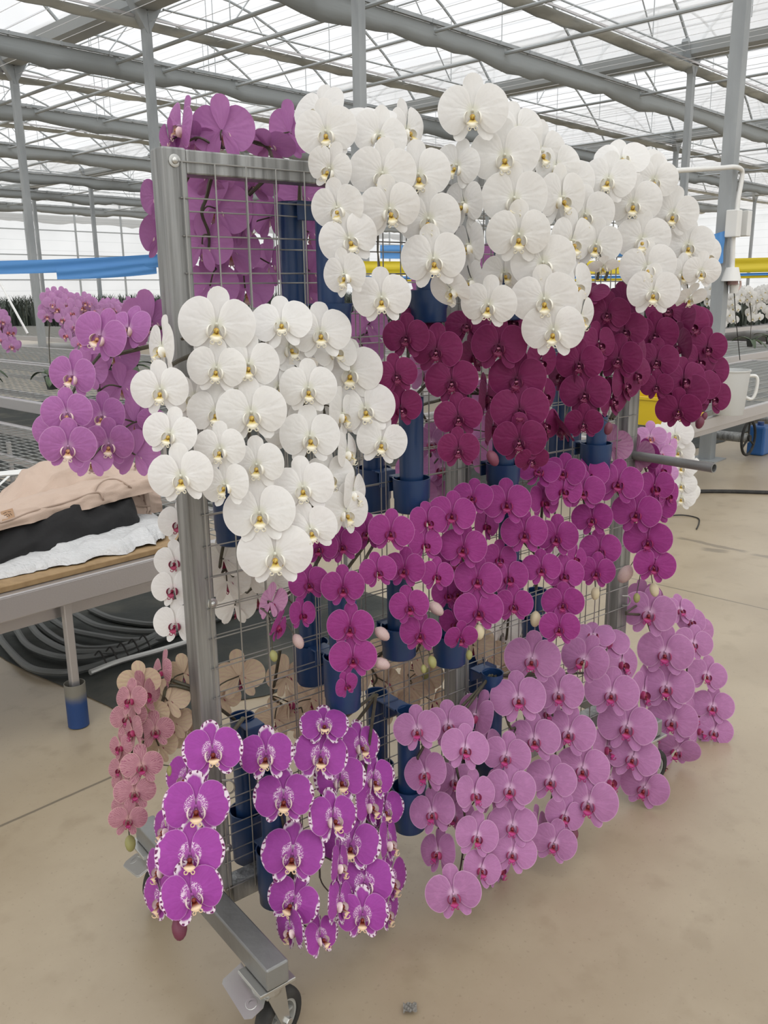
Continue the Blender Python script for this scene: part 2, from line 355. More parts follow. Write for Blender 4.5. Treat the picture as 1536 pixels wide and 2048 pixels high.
def lip_mesh(name, kind, seed):
    rnd = random.Random(seed); V = []; Fc = []; UVp = []; UVe = []
    sz = {'dark': 1.42, 'magenta': 1.42, 'lilac': 1.42, 'peach': 1.4, 'harl': 1.62}.get(kind, 1.55)
    def grid(fn, nu, nv, pid, vf):
        k0 = len(V)
        for i in range(nu+1):
            for j in range(nv+1):
                V.append(fn(i/nu, j/nv)*sz); UVp.append((.5, .5)); UVe.append((pid, vf(i/nu, j/nv)))
        for i in range(nu):
            for j in range(nv):
                a = k0+i*(nv+1)+j; Fc.append((a, a+nv+1, a+nv+2, a+1))
    op = rnd.uniform(-.1, .15)
    for sgn in (-1, 1):                    # side lobes: two shells standing up either side of the throat
        def sl(a, b, sgn=sgn):
            th = math.radians(-58+a*128); ph = math.radians(-35+b*(118+20*op))
            w = math.cos(th)
            return Vector((sgn*(.032+.056*w*math.cos(ph*.75-.3)), -.066+.062*math.sin(th), .030+.062*math.sin(ph)*w+.012*a))
        grid(sl, 7, 7, 0., lambda a, b: .25+.75*max(a, b))
    L = .100                               # mid lobe: arrow-shaped tongue sweeping forward and down
    wd = [(0, .022), (.25, .030), (.45, .055), (.6, .052), (.8, .034), (1, .018)]
    def wf(a):
        for (x0, y0), (x1, y1) in zip(wd, wd[1:]):
            if a <= x1: return y0+(y1-y0)*(a-x0)/(x1-x0)
        return .018
    def ml(a, b):
        t = (b-.5)*2; y = -.072-L*a*(1-.15*a); z = .030+.085*math.sin(min(1, a*1.15)*math.pi*.62)
        return Vector((t*wf(a), y, z+.018*t*t*(1 if a < .6 else -.4)))
    grid(ml, 10, 6, .5, lambda a, b: a)
    mb = MB()
    for sgn in (-1, 1):                    # the two curling tendrils
        mb.tube(catmull([(sgn*.010, -.152, .085), (sgn*.024, -.176, .095), (sgn*.044, -.172, .115), (sgn*.046, -.152, .128), (sgn*.030, -.144, .130)], 3), [.006]*7+[.005]*4+[.003]*2, 5)
    mb.lathe((0, -.055, .055), (0, -.35, 1), [(0, -.02), (.020, -.01), (.026, .008), (.014, .026), (0, .03)], 8)
    k0 = len(V); V += [v*sz for v in mb.v]; Fc += [tuple(i+k0 for i in f) for f in mb.f]; nb = len(mb.v)
    UVp += [(.5, .5)]*nb; UVe += [(.5, .9)]*(nb-40)+[(.5, .12)]*40
    return fin_mesh(name, V, Fc, UVp, UVe, TY[kind]['l'])
def bud_mesh(name, m):
    V = []
    prof = [(0, -.5), (.13, -.46), (.25, -.32), (.32, -.1), (.33, .12), (.26, .33), (.12, .47), (0, .52)]
    mb = MB(); n = 12
    for r, h in prof:
        for k in range(n):
            t = 2*math.pi*k/n; rr = r*(1+.07*math.cos(3*t))
            mb.v.append(Vector((rr*math.cos(t), h, rr*math.sin(t))))
    mb.f = [(i*n+(k+1) % n, i*n+k, (i+1)*n+k, (i+1)*n+(k+1) % n) for i in range(len(prof)-1) for k in range(n)]
    return mb.mesh(name, m, True)
FM = {k: [flower_mesh(k+'_flower', k, 11*i+3) for i in range(5)] for k in TY}
LM = {k: [lip_mesh(k+'_lip', k, 5*i+1) for i in range(2)] for k in TY}
FML = {k: [flower_mesh(k+'_small_flower', k, 7*i+2, 1) for i in range(3)] for k in ('bright', 'white', 'magenta')}
BM = {k: bud_mesh(k+'_bud', m) for k, m in BUD.items()}

CAMX = rt.copy(); CAMZ = UP
def facing(px, py, yaw, pitch, roll):
    """rotation of a flower that looks back along the sight line, then turned by yaw (to the right), pitch (up) and roll"""
    v = (-ray(px, py)).normalized()
    x = UP.cross(v).normalized(); y = v.cross(x)
    B = Matrix((x, y, v)).transposed()
    ry = Matrix.Rotation(math.radians(yaw), 3, 'Y'); rx = Matrix.Rotation(math.radians(-pitch), 3, 'X'); rz = Matrix.Rotation(math.radians(roll), 3, 'Z')
    return B @ ry @ rx @ rz
cnt = [0]
def put(name, me, parent, loc, rot, s):
    o = bpy.data.objects.new(name, me); COL.objects.link(o)
    o.matrix_world = Matrix.Translation(loc) @ rot.to_4x4() @ Matrix.Diagonal((s, s, s, 1))
    mw = o.matrix_basis.copy()
    o.parent = parent; o.matrix_basis = Matrix.Translation(-parent.location) @ mw
    return o
def spray(kind, label, group, w0, w1, start, fl, buds=(), ws=.05, name='orchid_spray', dist=None, stem=True):
    """fl: (px, py, width px, yaw, pitch, roll[, extra offset towards the viewer]); start: (px, py) where the stem leaves its tube"""
    rnd = random.Random(len(label)*31+int(fl[0][0])); pts = []
    nfl = len(fl)
    for i, f in enumerate(fl):
        px, py, wd, yaw, pit, rol = f[:6]; py += wd*(.05 if kind in ('dark', 'magenta', 'lilac', 'harl') else .02); ex = f[6] if len(f) > 6 else 0
        w = w0+(w1-w0)*(i/max(1, nfl-1))+ex
        wd *= 1.05
        p, t = onw(px, py, w) if dist is None else (att(px, py, dist+w), dist+w)
        R = facing(px, py, yaw+rnd.uniform(-6, 6), pit+rnd.uniform(-5, 5), rol+rnd.uniform(-6, 6)); s = wd*t/F
        pts.append((p, R, s))
    s0 = onw(*start, ws)[0] if dist is None else att(*start, dist+ws)
    root = empty(name, s0, label, 'orchid', group)
    # stem: runs behind the flowers, half way between neighbours
    back = [p-R.col[2]*s*.30-RN*.018*(0 if dist else 1) for p, R, s in pts]
    nodes = []
    for i in range(nfl):
        a = [back[j] for j in range(max(0, i-1), min(nfl, i+2))]
        nodes.append(sum(a, Vector())/len(a))
    path = catmull([s0]+nodes, 4)
    L = len(path)
    if stem:
        mb = MB(); mb.tube(path, [.0042-.0022*i/L for i in range(L)], 6)
        for (p, R, s), nd in zip(pts, nodes):   # pedicels
            b = p-R.col[2]*s*.02
            mb.tube(catmull([nd, (nd+b)/2-R.col[2]*s*.10+UP*.008, b], 3), .0017, 5)
        bud_obs = []
        for bx, by, bs, bt, rol in buds:
            i = min(range(L), key=lambda k: (path[k]-att(bx, by, (path[k]-CAM).dot(fw))).length)
            q = att(bx, by, (path[i]-CAM).dot(fw)-.01); hs = bs*(.8 if bt == 'rose' else 1)*(q-CAM).dot(fw)/F
            R = facing(bx, by, 0, 0, rol)
            bud_obs.append((q, R, hs, bt))
            mb.tube(catmull([path[i], (path[i]+q)/2+UP*.01, q+R.col[1]*hs*.45], 3), .0013, 5)
        mb.build('stem', M_stem, root, True)
        for q, R, hs, bt in bud_obs: put('bud', BM[bt], root, q, R, hs)
    for (p, R, s), f in zip(pts, fl):
        fo = put('flower', rnd.choice(FM[kind]), root, p, R, s)
        lo = bpy.data.objects.new('lip', rnd.choice(LM[kind])); COL.objects.link(lo); lo.parent = fo; lo['label'] = TY[kind]['lab']
        cnt[0] += 1
    return root
# ------------------------------------------------------------------ the rack
Z0 = H+.102*D; ST = .0395*D; SU = .0391*D
rack = empty('flower_rack', RP(.7, -.028, 0), 'tall galvanised steel wheeled rack with wire mesh sides full of hanging orchids', 'rack')
zt, zb = 1.808, .243
for u0, u1 in ((-.036, .013), (.700, .748), (1.387, 1.437)):
    MB().rbox(u0, u1, -.053, -.003, zb, zt).build('post', M_steel, rack, bevel=.004)
for nm, a, b, z0, z1 in (('top_rail', .013, .700, 1.763, zt-.002), ('top_rail', .748, 1.387, 1.763, zt-.002), ('bottom_rail', .013, .700, .196, .243), ('bottom_rail', .748, 1.387, .196, .243)):
    MB().rbox(a, b, -.051, -.005, z0, z1).build(nm, M_steel, rack, bevel=.003)
for fx, (w, du) in enumerate(((.0005, 0), (-.0565, .030))):
    mb = MB(); r = .00150
    for k in range(21): 
        u = k*SU+du
        if u < 1.42: mb.bar(RP(u, w+.0026, Z0-22*ST-.02 if fx == 0 else .225), RP(u, w+.0026, Z0+.93*ST), r, 6)
    for k in range(-1, 23):
        z = Z0-k*ST-(.0 if fx == 0 else .018)+(-.004 if k == -1 else 0)
        mb.bar(RP(-.006+du*.3, w, z), RP(1.425, w, z), r, 6)
    o = mb.build('mesh_panel', M_wire, rack, True)
for u, z in ((-.012, 1.784), (.006, .925), (.003, .345), (.724, 1.05), (.738, .49), (1.412, 1.78), (1.405, .86), (.72, 1.76)):
    mb = MB(); mb.lathe(RP(u, -.003, z), RN, [(0, 0), (.0115, 0), (.0115, .0026), (.0085, .0034), (.0065, .0034), (.0062, .0062), (.0035, .0085), (0, .0088)], 18)
    mb.sq(RP(u-.003, .0058, z), RP(u+.003, .0058, z), .0012, .001, RN)
    mb.build('washer_bolt', M_chrome, rack, True)
for u, z in ((.003, .50), (.735, .93), (1.40, .60)):  # wire loop latches tying the mesh to the posts
    mb = MB(); mb.tube(catmull([RP(u-.004, .003, z+.02), RP(u+.012, .016, z+.018), RP(u+.018, .018, z), RP(u+.01, .014, z-.012), RP(u-.002, .004, z-.012)], 4), .0022, 6)
    mb.build('latch', M_wire, rack, True)

def caster(u, w, ang, brake, sd=1):
    z = .19; c = RP(u, w, 0); ax = Vector((math.cos(ang), math.sin(ang), 0)); fwd = Vector((-ax.y, ax.x, 0))
    piv = c; wc = c+fwd*.028+UP*.063
    fk = MB()
    fk.box(piv+UP*(z-.004), RR*.042, RN*.046, UP*.004)
    fk.lathe(piv+UP*.150, UP, [(0, 0), (.030, 0), (.033, .010), (.033, .026), (.024, .036), (0, .036)], 18)
    for sg in (-1, 1):                     # fork cheeks
        a = piv+ax*(sg*.024)+UP*.160; b = wc+ax*(sg*.024)
        e = fwd*.026; e2 = fwd*.011
        t = ax*.002
        vs = [a-e-t, a+e-t, b+e2-t-UP*.012, b-e2-t-UP*.012, a-e+t, a+e+t, b+e2+t-UP*.012, b-e2+t-UP*.012]
        fk.add(vs, [(0,1,2,3),(7,6,5,4),(0,4,5,1),(1,5,6,2),(2,6,7,3),(3,7,4,0)])
        fk.lathe(b+ax*(sg*.002), ax*sg, [(.010, 0), (.010, .007), (0, .007)], 6)
    fk.box(piv+UP*.158, ax*.026, fwd*.028, UP*.003)
    fo = fk.build('caster', M_chrome, rack, bevel=.0015)
    ty = MB(); ty.lathe(wc, ax, [(.042, -.017), (.055, -.0175), (.0605, -.013), (.063, -.005), (.063, .005), (.0605, .013), (.055, .0175), (.042, .017), (.042, -.017)], 32)
    ty.build('tyre', M_rub, fo, True, angle=.9)
    hb = MB(); hb.lathe(wc, ax, [(.0425, -.014), (.036, -.014), (.034, -.004), (.034, .004), (.036, .014), (.0425, .014)], 32)
    hb.lathe(wc, ax, [(0, -.018), (.013, -.018), (.013, .018), (0, .018)], 16)
    for k in range(6):
        d = fwd*math.cos(k*math.pi/3)+UP*math.sin(k*math.pi/3)
        hb.sq(wc+d*.010, wc+d*.036, .006, .020, ax)
    hb.build('wheel_hub', M_hub, fo, True, angle=.5)
    if brake:
        pd = MB(); pts = [(0, 0), (.046, 0), (.052, .006), (.052, .098), (.040, .108), (.012, .108), (0, .098)]
        o = piv+UP*.178-RR*.020-RN*.070*sd; dx = (-RR*.93-UP*.36).normalized(); dy = (RN*sd*.97-UP*.22).normalized()
        dz = dx.cross(dy).normalized()*.002
        hole = [Vector((.026+.013*math.cos(t), .086+.010*math.sin(t), 0)) for t in [2*math.pi*k/14 for k in range(14)]]
        for s_ in (1, -1):
            pd.add([o+dx*x+dy*y+dz*s_ for x, y in pts], [tuple(range(len(pts)))])
        n_ = len(pts); pd.f += [(i, (i+1) % n_, n_+(i+1) % n_, n_+i) for i in range(n_)]
        pd.lathe(o+dx*.026+dy*.084-dz*1.2, dz, [(.006, 0), (.013, 0), (.013, .0055), (.006, .0055)], 14)
        pd.build('brake_pedal', M_chrome, fo, bevel=.001)
for u, a, b in ((-.036, .268, -.385), (1.412, .15, -.38)):
    MB().rbox(u-.026, u+.026, b, a, .192, .2425).build('foot_beam', M_steel_r, rack, bevel=.004)
caster(-.036, .220, math.radians(-35), True)
caster(-.036, -.350, math.radians(-28), True, -1)
caster(1.412, .112, math.radians(-60), True)
caster(1.412, -.335, math.radians(20), False)
e0 = RP(1.425, -.053, 1.06)
mb = MB()
mb.lathe(e0, RN, [(.0105, 0), (.0135, 0), (.0135, .315), (.0108, .315), (.0108, .02)], 20)
arm = mb.build('hanging_arm', M_steel_r, rack, True, angle=.6)

# ------------------------------------------------------------------ blue tube holders
def holder(label, x, y0, yc, y1, back=False, hook=False, group='blue flower tubes on the rack'):
    w = -.110 if back else .052
    p0 = onw(x, y0, w)[0]; z0 = p0.z; u = rk(p0)[0]
    pc = onw(x, yc, w)[0]; p1 = onw(x, y1, w)[0]
    c = RP(u, w, 0); zc = pc.z; z1 = p1.z
    root = empty('flower_tube', c+UP*z1, label, 'flower tube', group)
    r = .0285
    MB().lathe(c, UP, [(0, z1+.012), (r-.003, z1+.012), (r-.001, zc), (r, z0), (r+.0015, z0+.001), (r-.001, z0), (r-.004, z1+.05), (0, z1+.05)], 28).build('tube', M_blue, root, True)
    R_ = .0425
    MB().lathe(c, UP, [(0, z1), (R_-.006, z1), (R_-.002, z1+.004), (R_-.002, z1+.030), (R_, z1+.033), (R_+.001, zc-.004), (R_+.002, zc), (R_-.001, zc), (R_-.003, z1+.01), (0, z1+.01)], 30).build('cup', M_blue, root, True, angle=.9)
    mb = MB(); sg = 1 if back else -1     # clip reaching over the mesh wire
    hw = .024; n0 = RN*sg
    b = c+n0*(.028); hgt = z0-.004 if hook else zc-.002
    out = .030 if hook else .024
    mb.box(b+n0*(out/2)+UP*hgt, RR*hw, n0*(out/2+.004), UP*.0022)
    mb.box(b+n0*(out+.003)+UP*(hgt-.018), RR*hw, n0*.0022, UP*.019)
    mb.build('clip', M_blue, root, bevel=.001)
    return root
HL = [
 ('blue tube on the front mesh at top left, right of its twin behind the wires', 657, 405, 607, 655, 0, 0),
 ('blue tube behind the top left mesh, left of its clear front twin', 582, 405, 615, 665, 1, 1),
 ('blue tube on the front mesh holding dark stems beside the left white cascade', 822, 795, 955, 1022, 0, 0),
 ('blue tube hanging from the top centre between white and wine red orchids', 857, 430, 580, 645, 0, 0),
 ('blue tube behind the lowest flowers of the middle white cascade', 1012, 470, 560, 640, 0, 0),
 ('blue tube below the central wine red spray', 1008, 850, 925, 985, 0, 0),
 ('blue tube under the right wine red spray beside the right post', 1195, 832, 885, 940, 0, 0),
 ('tall blue tube behind the mesh below the middle wine red spray', 1128, 690, 860, 930, 1, 0),
 ('blue tube behind the mesh at the lower right of the left white cluster', 745, 820, 935, 1022, 1, 0),
 ('blue tube behind the mesh beside the left post under the left white cluster', 458, 880, 1000, 1088, 1, 0),
 ('blue tube behind the mesh left of the lowest magenta flower', 617, 1165, 1285, 1365, 1, 0),
 ('blue tube on the front mesh behind the lowest magenta flower', 680, 1165, 1312, 1418, 0, 0),
 ('blue cup on the front mesh at the foot of the middle magenta spray', 900, 1170, 1266, 1326, 0, 0),
 ('blue tube half hidden by the left magenta spray over its tip', 797, 1150, 1250, 1312, 0, 0),
 ('blue tube between the middle and right magenta sprays', 1020, 1010, 1125, 1185, 0, 0),
 ('blue tube at the lower end of the right magenta spray', 1074, 1180, 1235, 1285, 1, 0),
 ('hooked blue tube behind the mesh beside the lower left post', 484, 1432, 1622, 1722, 1, 1),
 ('blue tube on the front mesh between the two variegated purple sprays', 542, 1535, 1700, 1808, 0, 0),
 ('hooked blue tube behind the mesh right of the variegated purple sprays', 753, 1384, 1530, 1600, 1, 1),
 ('hooked blue tube on the front mesh left of the lilac sprays', 817, 1420, 1572, 1656, 0, 1),
 ('hooked blue tube with lilac stems bending over its rim', 985, 1345, 1500, 1562, 0, 1),
 ('short blue tube behind the mesh right of the middle post foot', 950, 1320, 1430, 1500, 1, 1),
]
for h in HL: holder(*h)
# ------------------------------------------------------------------ floor
def floor_mat():
    m = bpy.data.materials.new('concrete'); m.use_nodes = True; nt = m.node_tree; b = nt.nodes['Principled BSDF']
    tc = N(nt, 'ShaderNodeTexCoord'); s = N(nt, 'ShaderNodeSeparateXYZ'); nt.links.new(tc.outputs['Object'], s.inputs[0])
    n1 = N(nt, 'ShaderNodeTexNoise'); n1.inputs['Scale'].default_value = 1.1; n1.inputs['Detail'].default_value = 8; n1.inputs['Roughness'].default_value = .6; nt.links.new(tc.outputs['Object'], n1.inputs[0])
    n2 = N(nt, 'ShaderNodeTexNoise'); n2.inputs['Scale'].default_value = 9; n2.inputs['Detail'].default_value = 8; nt.links.new(tc.outputs['Object'], n2.inputs[0])
    n3 = N(nt, 'ShaderNodeTexNoise'); n3.inputs['Scale'].default_value = 90; n3.inputs['Detail'].default_value = 3; nt.links.new(tc.outputs['Object'], n3.inputs[0])
    c = mixc(nt, sstep(nt, n1.outputs[0], .36, .66), (.33,.262,.175), (.40,.328,.228))
    c = mixc(nt, mth(nt, 'MULTIPLY', sstep(nt, n2.outputs[0], .52, .72), .45), c, (.27,.208,.132))
    c = mixc(nt, mth(nt, 'MULTIPLY', sstep(nt, n3.outputs[0], .64, .70), .35), c, (.20,.155,.10))
    n4 = N(nt, 'ShaderNodeTexNoise'); n4.inputs['Scale'].default_value = 3.1; n4.inputs['Detail'].default_value = 2; nt.links.new(tc.outputs['Object'], n4.inputs[0])
    # sawn joints: one along each building axis
    for ax, pos, lim in ((0, 4.235, 99.), (1, 2.445, 3.6), (0, 12.3, 99.)):
        d = mth(nt, 'ABSOLUTE', mth(nt, 'SUBTRACT', mth(nt, 'ADD', s.outputs[ax], mth(nt, 'MULTIPLY', mth(nt, 'SUBTRACT', n2.outputs[0], .5), .006)), pos))
        c = mixc(nt, mth(nt, 'MULTIPLY', mth(nt, 'MULTIPLY', sstep(nt, d, .008, .003), .75), mth(nt, 'LESS_THAN', s.outputs[0], lim)), c, (.10,.085,.06))
    # damp streaks in the walkway
    for (x0, y0, x1, y1, hw) in ((1358, 1075, 1490, 1104, .035), (1405, 1098, 1452, 1104, .06), (1504, 1110, 1590, 1124, .03)):
        q0, q1 = bl(onz(x0, y0)), bl(onz(x1, y1)); x0, y0, x1, y1 = q0[0], -q0[1], q1[0], -q1[1]
        dx, dy = x1-x0, y1-y0; L = math.hypot(dx, dy); dx /= L; dy /= L
        lx = mth(nt, 'ADD', mth(nt, 'MULTIPLY', mth(nt, 'SUBTRACT', s.outputs[0], x0), dx), mth(nt, 'MULTIPLY', mth(nt, 'SUBTRACT', s.outputs[1], y0), dy))
        ly = mth(nt, 'ADD', mth(nt, 'MULTIPLY', mth(nt, 'SUBTRACT', s.outputs[0], x0), -dy), mth(nt, 'MULTIPLY', mth(nt, 'SUBTRACT', s.outputs[1], y0), dx))
        ly = mth(nt, 'ADD', mth(nt, 'ABSOLUTE', mth(nt, 'ADD', ly, mth(nt, 'MULTIPLY', mth(nt, 'SUBTRACT', n4.outputs[0], .5), .10))), mth(nt, 'MULTIPLY', mth(nt, 'SUBTRACT', n2.outputs[0], .5), .07))
        f = mth(nt, 'MULTIPLY', sstep(nt, ly, hw, hw*.5), mth(nt, 'MULTIPLY', sstep(nt, lx, -.03, .03), sstep(nt, lx, L+.03, L-.03)))
        c = mixc(nt, mth(nt, 'MULTIPLY', f, .6), c, (.13,.105,.075))
    nt.links.new(c, b.inputs['Base Color'])
    rg = mth(nt, 'ADD', .30, mth(nt, 'MULTIPLY', n1.outputs[0], .2)); nt.links.new(rg, b.inputs['Roughness'])
    bp = N(nt, 'ShaderNodeBump'); bp.inputs['Strength'].default_value = .12; bp.inputs['Distance'].default_value = .004
    nt.links.new(n2.outputs[0], bp.inputs['Height']); nt.links.new(bp.outputs[0], b.inputs['Normal'])
    b.inputs['Specular IOR Level'].default_value = .6; b.inputs['Coat Weight'].default_value = .5; b.inputs['Coat Roughness'].default_value = .3
    return m
def bobj(name, mb, m, smooth=False, angle=None):
    """mesh given in greenhouse coordinates (x along, y across), object turned to the greenhouse heading"""
    me = mb.mesh(name, m, smooth, None, angle); o = bpy.data.objects.new(name, me); COL.objects.link(o)
    o.rotation_euler = (0, 0, TB-0.0)
    return o
BB = lambda a, b, z: Vector((a, -b, z))     # greenhouse frame: BR = local x, -BN = local y
fl = bobj('floor', MB().add([(-16, -16, 0), (62, -16, 0), (62, 46, 0), (-16, 46, 0)], [(0, 1, 2, 3)]), floor_mat())
# local y = -BN, so the material's y is flipped against bl(): joints and streaks use +y below
tag(fl, 'beige polished concrete floor of the greenhouse walkway', 'floor', kind='structure')

# ------------------------------------------------------------------ shell: film roof and walls
def film_mat(name, col, tr, sc, lines):
    m = bpy.data.materials.new(name); m.use_nodes = True; nt = m.node_tree
    for n in list(nt.nodes):
        if n.type == 'BSDF_PRINCIPLED': nt.nodes.remove(n)
    out = nt.nodes['Material Output']
    tc = N(nt, 'ShaderNodeTexCoord'); s = N(nt, 'ShaderNodeSeparateXYZ'); nt.links.new(tc.outputs['Object'], s.inputs[0])
    ax, per, wd, dark = lines
    ph = mth(nt, 'FRACT', mth(nt, 'DIVIDE', s.outputs[ax], per))
    ln = mth(nt, 'LESS_THAN', ph, wd)
    nz = N(nt, 'ShaderNodeTexNoise'); nz.inputs['Scale'].default_value = .5; nz.inputs['Detail'].default_value = 3; nt.links.new(tc.outputs['Object'], nz.inputs[0])
    c = mixc(nt, sstep(nt, nz.outputs[0], .3, .7), tuple(x*.92 for x in col), col)
    c = mixc(nt, mth(nt, 'MULTIPLY', ln, dark), c, (.35, .36, .37))
    t = N(nt, 'ShaderNodeBsdfTransparent'); l = N(nt, 'ShaderNodeBsdfTranslucent'); d = N(nt, 'ShaderNodeBsdfDiffuse')
    for n in (t, l, d): nt.links.new(c, n.inputs[0])
    a = N(nt, 'ShaderNodeMixShader'); a.inputs[0].default_value = .25; nt.links.new(l.outputs[0], a.inputs[1]); nt.links.new(d.outputs[0], a.inputs[2])
    b = N(nt, 'ShaderNodeMixShader'); b.inputs[0].default_value = tr; nt.links.new(a.outputs[0], b.inputs[1]); nt.links.new(t.outputs[0], b.inputs[2])
    nt.links.new(b.outputs[0], out.inputs[0])
    return m
M_film = film_mat('roof_film', (.95, .955, .96), .55, 1, (0, .33, .07, .32))
M_wallf = film_mat('wall_film', (.95, .95, .94), .5, 1, (2, .45, .04, .35))
GZ, RZ, SPAN, G0 = 5.55, 7.5, 8.3, 7.6
def roofz(a):
    t = ((a-G0) % SPAN)/SPAN; return GZ+(RZ-GZ)*math.sin(math.pi*t)**.85
mb = MB(); a0 = G0-3*SPAN; nn = 10
mb.grid(lambda i, j: BB(a0+i*9*SPAN, 14-j*56, roofz(a0+i*9*SPAN)), 9*nn, 4)
o = bobj('ceiling', mb, M_film); tag(o, 'white translucent film roof of arched bays', 'roof', kind='structure')
for nm, pts, lb in (('wall_back', [(-16, -40), (58, -40)], 'white translucent panelled far wall of the greenhouse'), ('wall_right', [(57, -41), (57, 14)], 'white translucent side wall of the greenhouse'),
                ('wall_left', [(-15, -41), (-15, 14)], 'white translucent side wall outside the picture'), ('wall_front', [(-16, 13.5), (58, 13.5)], 'white translucent near wall of the greenhouse')):
    (a, b), (c, d) = pts
    o = bobj(nm, MB().add([BB(a, b, 0), BB(c, d, 0), BB(c, d, 7.5), BB(a, b, 7.5)], [(0, 1, 2, 3)]), M_wallf); tag(o, lb, 'wall', kind='structure')
mb = MB()                                   # mullions and rails of the far wall
for k in range(30): mb.sq(BB(-10+k*2.4, -39.9, 0), BB(-10+k*2.4, -39.9, 6), .07, .07, BB(1, 0, 0))
for z in (1.2, 2.3, 3.4, 4.5, 5.3): mb.sq(BB(-15, -39.9, z), BB(57, -39.9, z), .05, .05)
o = bobj('wall_back_frame', mb, M_struct); tag(o, 'grey steel posts and rails of the far wall', 'wall frame', kind='structure')

PB = 4.22                                   # column pitch across
# gutters and columns
for gi, ga in enumerate((G0-SPAN, G0, G0+SPAN, G0+2*SPAN, G0+3*SPAN, G0+4*SPAN)):
    mb = MB()
    prof = [(-.26, .22), (-.20, .04), (-.12, 0), (.12, 0), (.20, .04), (.26, .22), (.235, .22), (.185, .06), (-.185, .06), (-.235, .22)]
    k = len(mb.v); y0, y1 = 13, -39.5
    vs = [BB(ga+x, y, GZ-.12+z) for y in (y0, y1) for x, z in prof]; n_ = len(prof)
    mb.add(vs, [(i, (i+1) % n_, n_+(i+1) % n_, n_+i) for i in range(n_)])
    o = bobj('gutter_beam', mb, M_struct); tag(o, 'steel gutter channel between two roof arches', 'gutter', kind='structure')
    for ci in range(-4, 9):
        nb = -3.3-PB*ci
        if nb > 12: continue
        s_ = .055
        ga_ = ga; ga = 7.82 if ci == 0 and gi == 1 else ga
        mb = MB(); mb.sq(BB(ga, nb, 0.012), BB(ga, nb, GZ-.2), 2*s_, 2*s_, BB(1, 0, 0))
        mb.box(BB(ga, nb, .006), BB(.13, 0, 0), BB(0, .13, 0), UP*.006)
        # gusset plates that carry the arches
        for sg in (-1, 1):
            mb.add([BB(ga+sg*.02, nb-.06, GZ-.42), BB(ga+sg*.34, nb-.06, GZ+.10), BB(ga+sg*.30, nb-.06, GZ+.16), BB(ga, nb-.06, GZ-.14),
                    BB(ga+sg*.02, nb+.06, GZ-.42), BB(ga+sg*.34, nb+.06, GZ+.10), BB(ga+sg*.30, nb+.06, GZ+.16), BB(ga, nb+.06, GZ-.14)],
                   [(0,1,2,3),(7,6,5,4),(0,4,5,1),(1,5,6,2),(2,6,7,3),(3,7,4,0)])
        ga = ga_
        o = bobj('column', mb, M_structl); tag(o, 'square galvanised column carrying the roof', 'column', kind='structure')
# arched trusses over each column line and one between
ZC = 5.2
for ti in range(-2, 9):
    for half in (0, 1):
        nb = -3.3-PB*(ti+half*.5)
        if nb < -39 or nb > 9: continue
        mb = MB()
        for s_ in range(-1, 5):
            a = G0+s_*SPAN; n_ = 14
            arc = [BB(a+SPAN*i/n_, nb, roofz(a+SPAN*i/n_+1e-6)-.06) for i in range(n_+1)]; arc[-1] = BB(a+SPAN, nb, GZ-.06)
            mb.tube(arc, .026, 6)
            if half == 0:
                mb.bar(BB(a+.3, nb, ZC+.30), BB(a+SPAN-.3, nb, ZC+.30), .016, 5)
                nd = [.18, .5, .82]
                for q, t in enumerate(nd):
                    x = a+SPAN*t; mb.bar(BB(x, nb, ZC+.30), BB(x, nb, roofz(x)-.08), .009, 5)
                for t0, t1 in ((.18, .36), (.82, .64)):
                    x, x2 = a+SPAN*t0, a+SPAN*t1; mb.bar(BB(x, nb, ZC+.30), BB(x2, nb, roofz(x2)-.08), .012, 5)
            else:
                for t in (.33, .67):
                    x = a+SPAN*t; mb.bar(BB(x, nb, ZC-.05), BB(x, nb, roofz(x)-.08), .008, 5)
        o = bobj('roof_truss', mb, M_struct); tag(o, 'arched tubular roof truss spanning the bays', 'truss', kind='structure')
# purlins along the roof
mb = MB()
for s_ in range(-1, 5):
    for t in (.25, .5, .75):
        x = G0+(s_+t)*SPAN; mb.bar(BB(x, 12, roofz(x)-.10), BB(x, -39.5, roofz(x)-.10), .018, 5)
o = bobj('roof_purlin', mb, M_struct); tag(o, 'thin steel purlins under the film roof', 'purlin', kind='structure')
# wires that carry the screens
mb = MB()
k = -2.
while k < 44:
    mb.bar(BB(k, 12, ZC+.10+.03*math.sin(k*9)), BB(k, -39.5, ZC+.10), .004, 4, False); k += .42
o = bobj('roof_wire', mb, mat('nylon_wire', (.72, .73, .74), .4)); tag(o, 'fine white wires strung under the roof for the screens', 'wires', kind='structure')

